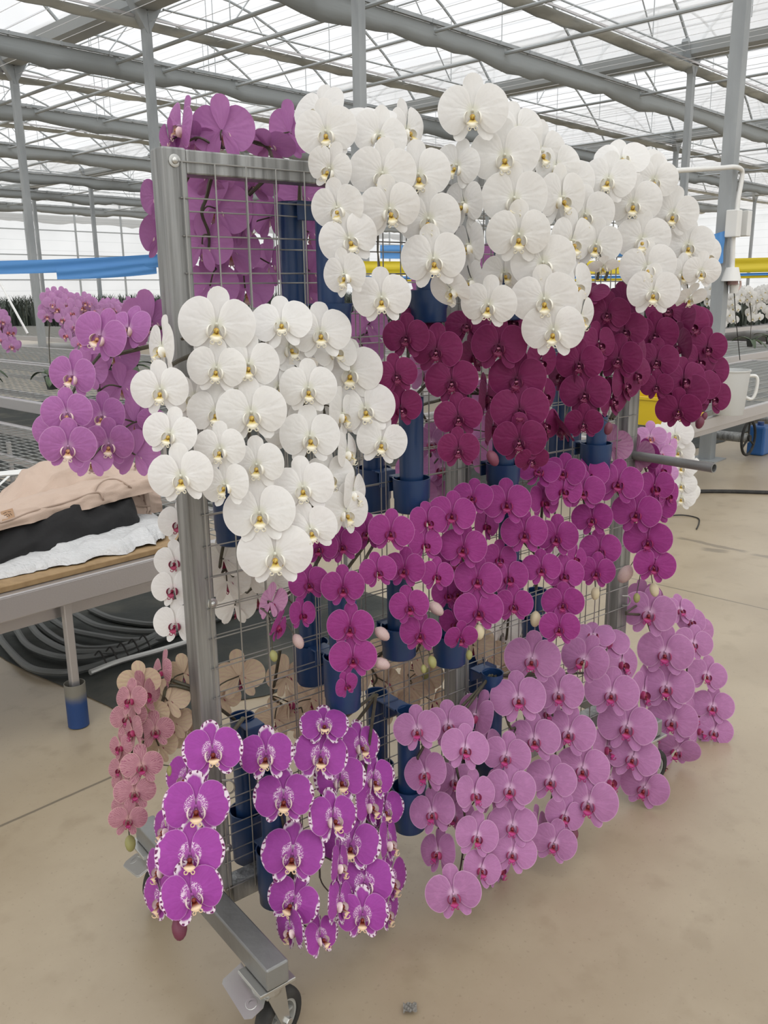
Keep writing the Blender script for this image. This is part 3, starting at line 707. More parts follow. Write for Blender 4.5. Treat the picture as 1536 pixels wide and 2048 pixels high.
# folded shade screens: one dark, one pale per bay
rnd = random.Random(4)
def screen(nb, dark, idx, label):
    mb = MB(); z = ZC+(.02 if dark else .12); n_ = 150; a0, a1 = -4., 46.
    ph = [rnd.uniform(0, 6.28) for _ in range(5)]
    wv = lambda a, k, f: math.sin(a*f+ph[k])
    dep, hang = (.07, .35) if dark else (.26, .06)
    rows = [(0, 0), (-.03, -.06), (-.25, -.25), (-.7, -.75), (-1, -1), (-.62, -1.02), (-.1, -.5), (0, 0)]
    def P(i, j):
        a = a0+(a1-a0)*i; r0, r1 = rows[int(round(j*7))]
        k = abs(r1); low = (.5+.25*wv(a, 0, 1.5)+.2*wv(a, 1, 3.1)+.12*wv(a, 2, 6.7))
        return BB(a, nb-dep*r0*-1*(1 if dark else 1)*1., z+hang*r1*(.62+.38*low)+(.012*wv(a, 3, 9)*k))
    mb.grid(P, n_, 7)
    root = empty('shade_screen', BP(20, nb, z), label, 'shade screen', 'folded screens under the roof')
    me = mb.mesh('screen_cloth', M_screen if dark else M_screenl, True); o = bpy.data.objects.new('screen_cloth', me); COL.objects.link(o)
    o.parent = root; o.matrix_basis = Matrix.Translation(-root.location) @ Matrix.Rotation(TB, 4, 'Z')
    mb = MB(); mb.sq(BB(a0, nb+.02, z+.03), BB(a1, nb+.02, z+.03), .055 if dark else .03, .05 if dark else .03)
    if dark:
        for q in range(60): mb.box(BB(a0+q*.8, nb+.02, z+.03), BB(.012, 0, 0), BB(0, .032, 0), UP*.03)
    me = mb.mesh('lead_bar', M_alu if not dark else M_structl); o = bpy.data.objects.new('lead_bar', me); COL.objects.link(o)
    o.parent = root; o.matrix_basis = Matrix.Translation(-root.location) @ Matrix.Rotation(TB, 4, 'Z')
ordn = ['nearest', 'second', 'third', 'fourth', 'fifth', 'sixth', 'seventh', 'eighth', 'ninth']
for i in range(8):
    screen(-8.85-4.62*i if i < 8 else 0, True, i, 'dark grey folded shade screen, %s of its kind from the rack' % ordn[i])
for i in range(7):
    screen(-7.45-4.35*i, False, i, 'pale foil bundle of folded screen, %s of its kind from the rack' % ordn[i])
# drive tubes below the screens, running across them
for i, a in enumerate((-1.0, 3.9, 8.15, 9.0, 10.5, 12.2, 16.6, 20.9, 25.2, 29.5)):
    mb = MB(); mb.bar(BB(a, 10, ZC-.06), BB(a, -39, ZC-.06), .030 if i in (2, 5, 3) else .024, 8)
    for q in range(8): mb.box(BB(a, -8.9-4.62*q, ZC-.03), BB(.03, 0, 0), BB(0, .05, 0), UP*.07)
    root = bobj('drive_pipe', mb, M_struct, True, .6); tag(root, 'grey round drive pipe under the screens, number %s counted from the left' % ['one', 'two', 'three', 'four', 'five', 'six', 'seven', 'eight', 'nine', 'ten'][i], 'pipe', 'drive pipes under the screens')
# hanging rods between trusses and drive tubes
# ------------------------------------------------------------------ benches
M_gridw = mat('bench_wire', (.40, .41, .40), .45, .6)
def bench(label, a0, a1, b0, b1, z, px, pitch=.05, cp=.13, leg_blue=True, legs=(), wheels=()):
    root = empty('growing_bench', BP((a0+a1)/2, b0, 0), label, 'bench', 'rolling benches')
    P = BP
    mb = MB()
    for x0, x1, y0, y1 in ((a0, a1, b0-.045, b0), (a0, a1, b1, b1+.045), (a0, a0+.045, b1, b0), (a1-.045, a1, b1, b0)):
        mb.rbox(x0, x1, y0, y1, z-.085, z, P)
        mb.rbox(x0, x1, y0, y1, z-.004, z+.004, P)
    mb.build('rim', M_alu, root, bevel=.004)
    mb = MB(); mb.rbox(a0+.1, a1-.1, b0-.16, b0-.10, z-.16, z-.085, P); mb.rbox(a0+.1, a1-.1, b1+.10, b1+.16, z-.16, z-.085, P)
    k = a0+.5
    while k < a1-.1: mb.rbox(k-.02, k+.02, b1+.1, b0-.1, z-.085, z-.045, P); k += .8
    mb.build('under_frame', M_alu, root)
    mb = MB(); x = a0+.05
    while x < a1-.04: mb.bar(P(x, b0-.03, z-.012), P(x, b1+.03, z-.012), px, 4, False); x += pitch
    y = b0-.06
    while y > b1+.03: mb.bar(P(a0+.03, y, z-.012+px*1.5), P(a1-.03, y, z-.012+px*1.5), px, 4, False); y -= cp
    mb.build('wire_deck', M_gridw, root)
    for (a, b) in legs:
        mb = MB(); mb.sq(P(a, b, .0), P(a, b, z-.085), .030, .030, BR); lg = mb.build('leg', M_alu, root, bevel=.004)
        if leg_blue:
            mb = MB(); mb.lathe(P(a, b, 0), UP, [(.0355, .004), (.038, .004), (.038, .172), (.0355, .172), (.0355, .006)], 24)
            mb.build('blue_sleeve', M_sleeve, lg, True, angle=.6)
    for (a, b, zz, r) in wheels:
        mb = MB(); c = P(a, b, zz)
        n_ = 28; pts = [c+BR*r*math.cos(2*math.pi*i/n_)+UP*r*math.sin(2*math.pi*i/n_) for i in range(n_+1)]
        mb.tube(pts, .013, 8, False)
        for q in range(3):
            t = math.pi/2+q*2*math.pi/3; mb.bar(c, c+BR*r*math.cos(t)+UP*r*math.sin(t), .009, 6)
        mb.lathe(c-BN*.05, BN, [(0, 0), (.03, 0), (.03, .07), (0, .07)], 12)
        hw = mb.build('handwheel', M_rub, root, True, angle=.8)
        mb = MB(); mb.bar(c-BN*.5, c, .045, 14); mb.build('drive_shaft', M_steel, hw, True, angle=.6)
    return root
def sleeve_mat():
    m = bpy.data.materials.new('worn_blue_sleeve'); m.use_nodes = True; nt = m.node_tree; b = nt.nodes['Principled BSDF']
    tc = N(nt, 'ShaderNodeTexCoord'); s = N(nt, 'ShaderNodeSeparateXYZ'); nt.links.new(tc.outputs['Object'], s.inputs[0])
    nz = N(nt, 'ShaderNodeTexNoise'); nz.inputs['Scale'].default_value = 14; nt.links.new(tc.outputs['Object'], nz.inputs[0])
    f = sstep(nt, mth(nt, 'ADD', s.outputs[2], mth(nt, 'MULTIPLY', mth(nt, 'SUBTRACT', nz.outputs[0], .5), .05)), .10, .14)
    nt.links.new(mixc(nt, f, (.014, .05, .17), (.20, .19, .16)), b.inputs['Base Color']); b.inputs['Roughness'].default_value = .5
    return m
M_sleeve = sleeve_mat()
bench('grey wire topped bench carrying the jacket, left of the rack', .30, 2.93, -2.80, -14.5, .58, .0030, .055, .14, True, ((1.345, -2.86), (2.75, -2.86), (1.345, -6.5), (2.75, -6.5)))
bench('wire topped bench with pink potted orchids behind the jacket bench', 3.03, 4.85, -4.9, -24, .75, .0030, .06, .15, False, ((3.2, -5.1), (4.7, -5.1), (3.2, -9), (4.7, -9)))
bench('empty grey bench beyond the pink potted orchids', 4.95, 6.6, -4.9, -24, .75, .004, .08, .2, False, ((5.1, -5.1), (6.4, -5.1), (5.1, -9), (6.4, -9)))
bench('far empty grey bench in front of the dark seedlings', 8.3, 11.4, -6, -26, .75, .006, .12, .3, False, ((8.6, -6.2), (11, -6.2)))
bench('rolling bench with white bucket and yellow crate at right', 5.25, 12.5, -2.80, -4.75, .56, .004, .07, .15, False, ((6.0, -4.5), (9.6, -3.2), (12, -4.5)), ((8.05, -3.02, .20, .155), (9.2, -3.02, .22, .155)))
bench('bench with white potted orchids behind the rolling bench at right', 9.0, 16, -4.95, -8.4, .60, .006, .1, .25, False, ((9.3, -5.2), (15, -5.2)))

# ground cloth, hoses
M_cloth_g = mat('black_ground_cloth', (.030, .034, .031), .8, noise=((2.5, 2.5, 2.5), (.10, .095, .075), .5, .78), bump=((14, 14, 14), .5))
def sheet(a0, a1, b0, b1, name, label):
    r_ = random.Random(int(a0*10)); ph = [r_.uniform(0, 6) for _ in range(4)]
    mb = MB(); mb.grid(lambda i, j: BB(a0+(a1-a0)*i+.04*math.sin(j*40+ph[0])*(1 if i < .01 else 0), b0+(b1-b0)*j+.03*math.sin(i*30+ph[1])*(1 if j < .01 else 0), .004+.010*max(0, math.sin(i*23+ph[2]+3*math.sin(j*17+ph[3])))*(1 if 0 < i < 1 and 0 < j < 1 else 0)), 40, 60)
    o = bobj(name, mb, M_cloth_g, True); tag(o, label, 'ground sheet'); return o
sheet(1.46, 3.1, -2.55, -13.5, 'ground_sheet', 'crumpled black ground sheet under the jacket bench')
sheet(5.3, 12.4, -3.6, -4.8, 'ground_sheet', 'black ground sheet under the rolling bench at right')
sheet(3.3, 6.9, -5.3, -13, 'ground_sheet', 'black ground sheet under the bench of pink potted orchids')
M_hose = mat('grey_hose', (.10, .105, .10), .45)
def pz(x, y, z=.03): return onz(x, y, z)
HS = [
 ('outermost grey hose looping nearest the walkway under the jacket bench', [(-5, 1265), (10, 1290), (55, 1333), (110, 1345), (160, 1340), (230, 1318), (330, 1275), (440, 1235), (560, 1200)]),
 ('second grey hose loop behind the outermost one under the jacket bench', [(30, 1255), (55, 1290), (100, 1310), (150, 1316), (215, 1308), (290, 1285), (380, 1248), (470, 1215), (570, 1185)]),
 ('third grey hose loop behind the bench leg, with a pale clip', [(55, 1240), (80, 1273), (130, 1300), (180, 1304), (250, 1298), (330, 1262), (430, 1225), (560, 1172)]),
 ('fourth grey hose curving from under the rail to the bundle', [(68, 1238), (100, 1268), (140, 1290), (190, 1298), (270, 1285), (360, 1244), (480, 1196), (580, 1160)]),
 ('fifth grey hose running level just behind the leg', [(105, 1240), (140, 1260), (200, 1273), (260, 1281), (330, 1273), (420, 1235), (540, 1180), (600, 1150)]),
 ('sixth grey hose running level behind the fifth', [(150, 1228), (190, 1250), (240, 1260), (300, 1264), (370, 1256), (450, 1220), (560, 1165)]),
 ('farthest grey hose arc behind the bench leg', [(180, 1218), (220, 1236), (270, 1246), (320, 1249), (400, 1236), (480, 1198), (560, 1155)]),
]
for i, (lb, pts) in enumerate(HS):
    z = .028+.012*(i % 3); P_ = [pz(x, y, z) for x, y in pts]
    mb = MB(); mb.tube(catmull(P_, 6), .0155, 8)
    ho = mb.build('grey_hose', M_hose, None, True, at=P_[0]); tag(ho, lb, 'hose', 'grey hoses under the bench')
    if i == 2:
        q = [pz(x, 1303, z) for x in (184, 190)]
        MB().bar(q[0], q[1], .017, 10).build('hose_clip', mat('pale_tape', (.55, .55, .5), .5), ho, at=None) if False else None
mb = MB()
P_ = catmull([pz(180, 1345, .035), pz(240, 1322, .035), pz(320, 1300, .03), pz(420, 1270, .03)], 5); mb.tube(P_, .012, 8)
o = mb.build('foil_pipe', mat('foil', (.5, .5, .48), .35, .6), None, True, at=P_[0]); tag(o, 'thin silver pipe below the hose bundle tied with black string', 'pipe')
for k in range(5):
    x = 200+k*22; p = pz(x, 1322-k*8, .05)
    mb = MB(); mb.tube(catmull([p+UP*.03-RR*.02, p+UP*.045, p+UP*.02+RR*.01+RN*.02, p-UP*.02+RR*.02+RN*.03], 3), .004, 5)
    o = mb.build('string_tie', M_rub, None, True, at=p); tag(o, 'black string knot tying the hoses, number %s from the bench leg' % ordn[k].replace('nearest', 'first'), 'string', 'string knots on the hose bundle')
mb = MB(); P_ = catmull([onz(1290, 990, .012), onz(1370, 984, .012), onz(1450, 983, .012), onz(1560, 986, .012)], 5); mb.tube(P_, .016, 8)
o = mb.build('black_hose', M_rub, None, True, at=P_[0]); tag(o, 'black hose lying straight across the walkway at right', 'hose')
mb = MB(); P_ = catmull([onz(1330, 1032, .006), onz(1365, 1030, .006), onz(1395, 1036, .006), onz(1398, 1046, .006), onz(1393, 1058, .006)], 5); mb.tube(P_, .0045, 6)
o = mb.build('loose_wire', M_rub, None, True, at=P_[0]); tag(o, 'short bent black wire on the concrete at right', 'wire')
# a scrap on the floor
p = onz(820, 2020, .004); mb = MB(); r_ = random.Random(2)
mb.grid(lambda i, j: p+Vector(((i-.5)*.030, (j-.5)*.026, .003+.007*abs(math.sin(i*7+j*5)))), 6, 5)
o = mb.build('litter_scrap', mat('grey_paper', (.20, .19, .17), .8), None, False, at=p); tag(o, 'crumpled grey scrap on the floor below the lilac sprays', 'scrap')

# ------------------------------------------------------------------ things on the jacket bench
def blob(fn, nu, nv): mb = MB(); mb.grid(fn, nu, nv); return mb
zb_ = .585
a_, b_ = 1.93, -2.83                         # near right corner of the board
mb = MB(); mb.rbox(.35, 1.90, -3.62, -2.835, zb_, zb_+.022, BP)
o = mb.build('chipboard', mat('chipboard', (.36, .24, .12), .6, noise=((30, 30, 30), (.28, .18, .085), .4, .7)), None, at=BP(1.2, -3, zb_), bevel=.003); tag(o, 'tan chipboard sheet lying along the edge of the jacket bench', 'board')
from mathutils import noise as mn
def fz(a, b): return mn.noise(Vector((a*5, b*5, 3.1)))
def fleece(i, j):
    a = .36+i*1.62; b = -2.90-j*.80
    e = min(i, 1-i, j, 1-j); h = .036*min(1, e*14)**.5+.022*abs(mn.noise(Vector((a*5, b*30, 1.))))+.010*abs(mn.noise(Vector((a*16, b*60, 4.))))+.014*fz(a*2, b*2)*min(1, e*8)
    b += (.03*math.sin(a*5)+.03*fz(a*2.2, 1)+.012*fz(a*9, 3))*(1-j); a -= .06*(1-min(1, (1-i)*6))*(abs(j-.5)*2)**2*3
    return BP(a, b, zb_+.023+h)
o = blob(fleece, 110, 60).build('fleece_blanket', mat('white_fleece', (.66, .665, .67), .95, bump=((50, 150, 50), 1.)), None, True, at=BP(1.2, -3.3, zb_+.02), angle=3.1); tag(o, 'white fluffy fleece sheet spread on the chipboard under the clothes', 'blanket')
def heap(pts, hts, wid, na, nb, wr, seed, zb):
    """a rumpled bundle: a lying roll along pts with varying height and width; closed underneath"""
    P_ = catmull(pts, 8); L = len(P_)-1
    def fn(i, j):
        q = i*L; k = min(L-1, int(q)); c = P_[k].lerp(P_[k+1], q-k); d = (P_[min(L, k+1)]-P_[max(0, k-1)]); d.z = 0; d = d.normalized(); s = Vector((d.y, -d.x, 0))
        m = len(hts)-1; hq = i*m; hk = min(m-1, int(hq)); t = hq-hk; t = t*t*(3-2*t); h = hts[hk]*(1-t)+hts[hk+1]*t; w = wid[hk]*(1-t)+wid[hk+1]*t
        an = math.pi*(1-j); x = math.cos(an); y = max(0, math.sin(an))**.75
        nzv = mn.noise(Vector((c.x*9+x*1.1+seed, c.y*9, y*1.8+seed)))+.5*mn.noise(Vector((c.x*19+x*2+seed, c.y*19, y*4)))
        rid = 1-abs(mn.noise(Vector((c.x*6+x*2.2, c.y*6+seed, y*2.5))))*2
        ff = 1+wr*nzv+wr*.7*max(0, rid)**3
        return c+s*(x*w*ff)+UP*(zb+h*y*ff-c.z)
    mb = MB(); mb.grid(fn, na, nb); return mb
zf = zb_+.055
o = heap([BP(1.12, -3.02, 0), BP(1.28, -3.08, 0), BP(1.5, -3.13, 0), BP(1.74, -3.20, 0), BP(1.86, -3.26, 0)], [.07, .12, .155, .14, .03], [.06, .10, .12, .11, .03], 70, 26, .16, 2.3, zf-.01).build('black_garment', mat('black_cloth', (.013, .013, .014), .85, bump=((40, 40, 40), .3)), None, True, at=BP(1.45, -3.04, zf), angle=3.1); tag(o, 'bundled black garment tucked under the beige jacket', 'garment')
jk = empty('jacket', BP(1.4, -3.2, zf), 'rumpled beige jacket with a tan sewn label lying on the black garment', 'jacket')
M_jk = mat('beige_cloth', (.52, .40, .325), .9, bump=((160, 160, 160), .15))
jp = [BP(.72, -2.92, 0), BP(.98, -3.06, 0), BP(1.3, -3.27, 0), BP(1.62, -3.36, 0), BP(1.92, -3.40, 0), BP(2.06, -3.36, 0)]
b1_ = heap(jp, [.08, .11, .16, .28, .22, .08], [.14, .17, .19, .20, .17, .08], 150, 60, .11, 5.1, zf-.02); b1_.build('body', M_jk, jk, True, angle=3.1)
b2_ = heap([BP(.86, -2.98, 0), BP(1.02, -3.04, 0), BP(1.3, -3.11, 0), BP(1.55, -3.15, 0), BP(1.80, -3.20, 0), BP(2.02, -3.22, 0)], [.03, .05, .06, .075, .08, .06], [.06, .08, .085, .09, .085, .06], 110, 32, .13, 9.4, zf+.115); b2_.build('sleeve', M_jk, jk, True, angle=3.1)
from mathutils.bvhtree import BVHTree
BV = [BVHTree.FromPolygons([tuple(v) for v in b.v], b.f) for b in (b1_, b2_)]
def onj(px, py, off=.002):
    d = ray(px, py).normalized(); best = None
    for t_ in BV:
        h = t_.ray_cast(CAM, d)
        if h[0] is not None and (best is None or h[3] < best[1]): best = (h[0]-d*off, h[3])
    return best[0] if best else None
M_seam = mat('beige_seam', (.40, .30, .24), .9)
for path in ([(0,1046),(30,1036),(60,1024),(95,1014),(130,1005),(160,994),(185,986),(200,986),(207,1000),(212,1020),(235,1033),(258,1031)], [(188,986),(196,970),(215,959),(238,960),(262,975),(280,992),(290,1003)], [(214,1011),(240,1013),(270,1012),(300,1012)], [(0,1104),(15,1098),(32,1091)]):
    P_ = [q for q in (onj(x, y) for x, y in path) if q is not None]
    if len(P_) > 2:
        mb = MB(); mb.tube(catmull(P_, 4), .0035, 6); mb.build('seam', M_seam, jk, True)
# sewn label on the jacket: small square patch with a line of writing strokes
q0, q1, q2, q3 = [onj(x, y, .005) or att(x, y, 2.7) for x, y in ((1, 1024), (25, 1017), (30, 1035), (5, 1044))]
mb = MB(); up_ = UP*.0015
mb.add([q0, q1, q2, q3, q0+up_-BN*-.001, q1+up_, q2+up_, q3+up_], [(3,2,1,0),(4,5,6,7),(0,1,5,4),(1,2,6,5),(2,3,7,6),(3,0,4,7)])
lbp = mb.build('sewn_label', mat('tan_patch', (.36, .22, .13), .8), jk)
mb = MB()
for i, (a, b, c, d) in enumerate(((.18, .30, .45, .22), (.55, .24, .8, .34), (.2, .55, .5, .45), (.58, .5, .62, .75), (.7, .48, .82, .72), (.25, .78, .5, .70))):
    f_ = lambda x, y: q0.lerp(q1, x).lerp(q3.lerp(q2, x), y)+UP*.0024
    mb.sq(f_(a, b), f_(c, d), .0016, .0006)
mb.build('label_writing', M_rub, lbp)
# ------------------------------------------------------------------ right hand props
col_p = BP(G0, -3.3, 0)
def colpt(px, py): return onnb(px, py, -3.3+.10)
M_wp = mat('white_plastic', (.74, .74, .72), .4); M_scr = mat('grey_display', (.20, .205, .20), .3)
r0 = colpt(1478, 447)
jb = empty('control_box', r0, 'white electrical control box on the right column', 'control box')
hw = (colpt(1453, 447)-colpt(1495, 447)).length
MB().box(colpt(1464, 447)+BR*.03, BR*.05, BN*.052, UP*.112).build('box', M_wp, jb, bevel=.008)
MB().box(colpt(1486, 447)+BR*.03, BR*.045, BN*.046, UP*.106).build('cover', M_wp, jb, bevel=.006)
MB().box(colpt(1487, 448)-BR*.0165, BR*.003, BN*.022, UP*.078).build('display', M_scr, jb)
mb = MB(); mb.tube(catmull([colpt(1258, 348), colpt(1340, 342), colpt(1440, 336), colpt(1468, 334), colpt(1483, 340), colpt(1483, 360), colpt(1476, 400), colpt(1474, 425)], 6), .020, 10)
o = mb.build('conduit', M_wp, None, True, at=colpt(1470, 340)); tag(o, 'white cable conduit bending down the right column to the control box', 'conduit')
mb = MB(); mb.tube([colpt(1466, 470), colpt(1464, 535)], .022, 10); o = mb.build('conduit', M_wp, None, True, at=colpt(1465, 500)); tag(o, 'short white conduit below the control box on the right column', 'conduit')
sn = empty('hanging_sensor', colpt(1465, 545), 'white and pink sensor cup hanging below the control box', 'sensor')
MB().lathe(colpt(1463, 549), UP, [(0, .06), (.055, .06), (.085, -.055), (.080, -.055), (.05, .05), (0, .05)], 20).build('shade', M_wp, sn, True, angle=.6)
MB().lathe(colpt(1466, 560), UP, [(0, .02), (.045, .02), (.045, -.04), (0, -.04)], 18).build('body', mat('dusky_pink', (.36, .22, .21), .5), sn, True, angle=.6)
MB().lathe(colpt(1468, 575), UP, [(0, .035), (.045, .035), (.033, -.05), (0, -.05)], 18).build('cup', M_wp, sn, True, angle=.6)
mb = MB(); mb.tube(catmull([colpt(1466, 556), colpt(1478, 556), colpt(1481, 572), colpt(1472, 584)], 4), .009, 6); mb.build('loop', mat('pale_pink', (.55, .40, .36), .5), sn, True)
mb = MB(); mb.tube([colpt(1468, 582), colpt(1472, 640), colpt(1480, 720)], .004, 5); mb.build('cord', M_rub, sn, True)
# banners
M_bl = mat('blue_ribbon', (.085, .27, .60), .55, bump=((2, 2, 30), .12)); M_ye = mat('yellow_ribbon', (.66, .52, .02), .5, bump=((2, 2, 60), .3))
def ribbon(A, B, zt0, zt1, h, n=40, th=.006, seed=1, sag=.02):
    r_ = random.Random(seed); ph = r_.uniform(0, 6); mb = MB(); d = (B-A).normalized(); s = Vector((-d.y, d.x, 0))
    def fn(i, j, off):
        p = A.lerp(B, i); return p+UP*(zt0+(zt1-zt0)*i-h*j-sag*4*i*(1-i)-p.z)+s*(.005*math.sin(j*9+i*5+ph)+.008*math.sin(i*19+ph)+off)
    mb.grid(lambda i, j: fn(i, j, th), n, 12); mb.grid(lambda i, j: fn(1-i, j, -th), n, 12); return mb
A, B = BP(5.2, -13.6, 0), BP(7.5, -7.6+.1, 0)
A = att(-10, 530, 13.2); B = att(322, 522, 13.6); 
def rb_px(x0, y0, x1, y1, t0, t1, hpx): return att(x0, y0, t0), att(x1, y1, t1), hpx*t0/F
def ribbon_px(name, label, x0, y0, x1, y1, t0, t1, hpx, m, seed, extra=None, cat='ribbon'):
    a, b, h = rb_px(x0, y0, x1, y1, t0, t1, hpx)
    o = ribbon(a, b, a.z, b.z, h, seed=seed).build(name, m, None, True, at=a); tag(o, label, cat); return o
ribbon_px('blue_ribbon', 'blue plastic ribbon stretched between the columns left of the rack', -40, 522, 332, 507, 13.0, 13.3, 26, M_bl, 1)
ribbon_px('blue_ribbon', 'lower second layer of blue ribbon at left behind the first', 112, 536, 312, 525, 13.05, 13.32, 22, M_bl, 3)
ribbon_px('blue_cloth', 'blue cloth knotted round the right column', 1384, 468, 1449, 462, 7.45, 7.5, 62, M_bl, 5, cat='cloth')
yb = empty('barrier_banner', att(1240, 520, 8.6), 'yellow and blue striped barrier banner behind the white orchids at right', 'banner')
for nm, y, hp, m in (('yellow_band', 516, 26, M_ye), ('blue_band', 546, 5.5, M_bl), ('lower_edge', 552, 4, M_ye)):
    a, b, h = rb_px(700, y+6, 1580, y-2, 9.3, 8.6, hp); ribbon(a, b, a.z, b.z, h, 60, seed=2).build(nm, m, yb, True)
a, b, h = rb_px(760, 490, 1400, 482, 9.6, 9.1, 26); o = ribbon(a, b, a.z, b.z, h, 40, seed=8).build('blue_ribbon', M_bl, None, True, at=a); tag(o, 'blue ribbon above the yellow banner behind the white orchids', 'ribbon')

# bucket, crate, jug
def frost(name, c, tr):
    m = mat(name, c, .35); b = m.node_tree.nodes['Principled BSDF']; b.inputs['Transmission Weight'].default_value = tr; b.inputs['Roughness'].default_value = .5; return m
bc = onz(1455, 828, .58); bk = empty('bucket', bc, 'white translucent plastic bucket with a handle on the rolling bench', 'bucket')
tB = (bc-CAM).dot(fw); rw = 36*tB/F
zt_ = (onnb(1470, 738, bc.dot(BN))).z-bc.z
MB().lathe(bc, UP, [(0, 0), (rw*.80, 0), (rw*.83, .01), (rw, zt_-.012), (rw*1.05, zt_-.01), (rw*1.05, zt_), (rw*.97, zt_), (rw*.80, .015), (0, .015)], 30).build('tub', frost('frosted_plastic', (.72, .73, .72), .25), bk, True, angle=.6)
hd = [bc+rt*x+UP*z for x, z in ((rw*.98, zt_*.86), (rw*1.35, zt_*.86), (rw*1.5, zt_*.76), (rw*1.45, zt_*.48), (rw*1.25, zt_*.34), (rw*.93, zt_*.38))]
mb = MB(); mb.tube(catmull(hd, 5), rw*.09, 8); mb.build('handle', M_wp, bk, True)
yc = onz(1320, 840, .58); cr = empty('crate', yc, 'yellow plastic crate standing behind the wine red orchids on the rolling bench', 'crate')
M_yel = mat('yellow_plastic', (.62, .44, .012), .4)
mb = MB()
for s_, t_ in ((BR, BN), (BN, BR), (-BR, BN), (-BN, BR)): mb.box(yc+s_*(.30 if s_ in (BR, -BR) else .2)+UP*.10, s_*.008, t_*(.2 if s_ in (BR, -BR) else .30), UP*.10)
mb.box(yc+UP*.008, BR*.30, BN*.2, UP*.008); mb.build('tray', M_yel, cr)
mb = MB()
for s_ in (-1, 1): mb.box(yc+BN*.205*s_+UP*.195, BR*.31, BN*.014, UP*.010); mb.box(yc+BR*.305*s_+UP*.195, BN*.2, BR*.014, UP*.010)
mb.build('rim', M_yel, cr)
jp0 = onz(1516, 908, 0); jg = empty('blue_jug', jp0, 'blue plastic can on the floor under the rolling bench', 'can')
mb = MB(); mb.box(jp0+UP*.14, BR*.10, BN*.08, UP*.14); mb.build('body', mat('can_blue', (.02, .10, .30), .4), jg, bevel=.02)
mb = MB(); mb.lathe(jp0+UP*.28, UP, [(0, 0), (.03, 0), (.03, .03), (0, .03)], 12); mb.build('cap', mat('can_cap', (.02, .06, .2), .4), jg, True, angle=.6)

# ------------------------------------------------------------------ potted orchids and far foliage
M_leaf = mat('orchid_leaf', (.040, .065, .030), .4, noise=((6, 6, 6), (.065, .095, .045), .4, .7)); M_pot = mat('black_pot', (.035, .04, .035), .6)
M_bark = mat('bark_mix', (.06, .04, .025), .9)
def leaf_mb(mb, o, az, L, W, lift, droop):
    d = Vector((math.cos(az), math.sin(az), 0)); s = Vector((-d.y, d.x, 0)); k0 = len(mb.v)
    def fn(i, j):
        t = (j-.5)*2; w = W*math.sin(math.pi*min(1, i*.88+.12))**.6
        return o+d*(L*i)+UP*(lift*i-droop*i*i+.012*abs(t))+s*(t*w*.5)
    mb.grid(fn, 8, 4)
def potted(base, hgt, kind, nsp, nfl, fs, label, group, seed, sway, droop=.45, pot_r=.06):
    r_ = random.Random(seed); root = empty('potted_orchid', base, label, 'potted orchid', group)
    MB().lathe(base, UP, [(0, 0), (pot_r*.72, 0), (pot_r, .10), (pot_r*1.06, .10), (pot_r*1.06, .115), (pot_r*.97, .115), (pot_r*.9, .09), (0, .09)], 18).build('pot', M_pot, root, True, angle=.6)
    for q in range(6):
        mb = MB(); leaf_mb(mb, base+UP*.10, q*2.3+r_.uniform(-.4, .4), r_.uniform(.20, .30), r_.uniform(.07, .09), r_.uniform(.06, .22), r_.uniform(.12, .26)); mb.build('leaf', M_leaf, root, True)
    for q in range(nsp):
        az = math.atan2(sway.y, sway.x)+r_.uniform(-.5, .5); d = Vector((math.cos(az), math.sin(az), 0)); rr = sway.length*r_.uniform(.7, 1.1)
        top = hgt*r_.uniform(.92, 1.04)
        path = catmull([base+UP*.1, base+d*rr*.06+UP*top*.55, base+d*rr*.28+UP*top*.92, base+d*rr*.55+UP*top, base+d*rr*.85+UP*top*.86, base+d*rr+UP*(top*(1-droop))], 6)
        mb = MB(); mb.tube(path, .004, 5); mb.build('stem', M_stem, root, True)
        L = len(path)
        for i in range(nfl):
            t = (.36+.64*i/max(1, nfl-1))*(L-1); k = min(L-2, int(t)); p = path[k].lerp(path[k+1], t-k)
            tocam = (CAM-p); tocam.z = 0; y0 = math.atan2(tocam.y, tocam.x)+r_.uniform(-.7, .7)+(.4 if i % 2 else -.4)
            n_ = Vector((math.cos(y0), math.sin(y0), -.12)).normalized(); x = UP.cross(n_).normalized(); y = n_.cross(x)
            fo = put('flower', r_.choice(FML[kind]), root, p+n_*.03+x*(.035 if i % 2 else -.035), Matrix((x, y, n_)).transposed(), fs*r_.uniform(.9, 1.08))
            lo = bpy.data.objects.new('lip', LM[kind][0]); COL.objects.link(lo); lo.parent = fo; lo['label'] = TY[kind]['lab']
Lft = -rt
for i, (px, py, z, h_, sw, nf, lb) in enumerate((
    (105, 778, .75, .78, (.28, .05), 12, 'pink potted orchid at the left end of the row beside the violet spray'),
    (160, 768, .75, .74, (.20, .1), 12, 'pink potted orchid second in the row behind the violet spray'),
    (215, 760, .75, .72, (.16, .1), 11, 'pink potted orchid third in the row behind the violet spray'),
    (265, 754, .75, .70, (.14, .1), 11, 'pink potted orchid fourth in the row beside the left post'),
    (-38, 770, .75, .68, (.30, .05), 12, 'pink potted orchid cut by the left edge of the picture'))):
    potted(onz(px, py, z), h_, 'bright', 2, nf, .165, lb, 'pink potted orchids', 30+i, Vector((sw[0], sw[1], 0))*(1 if i else 1))
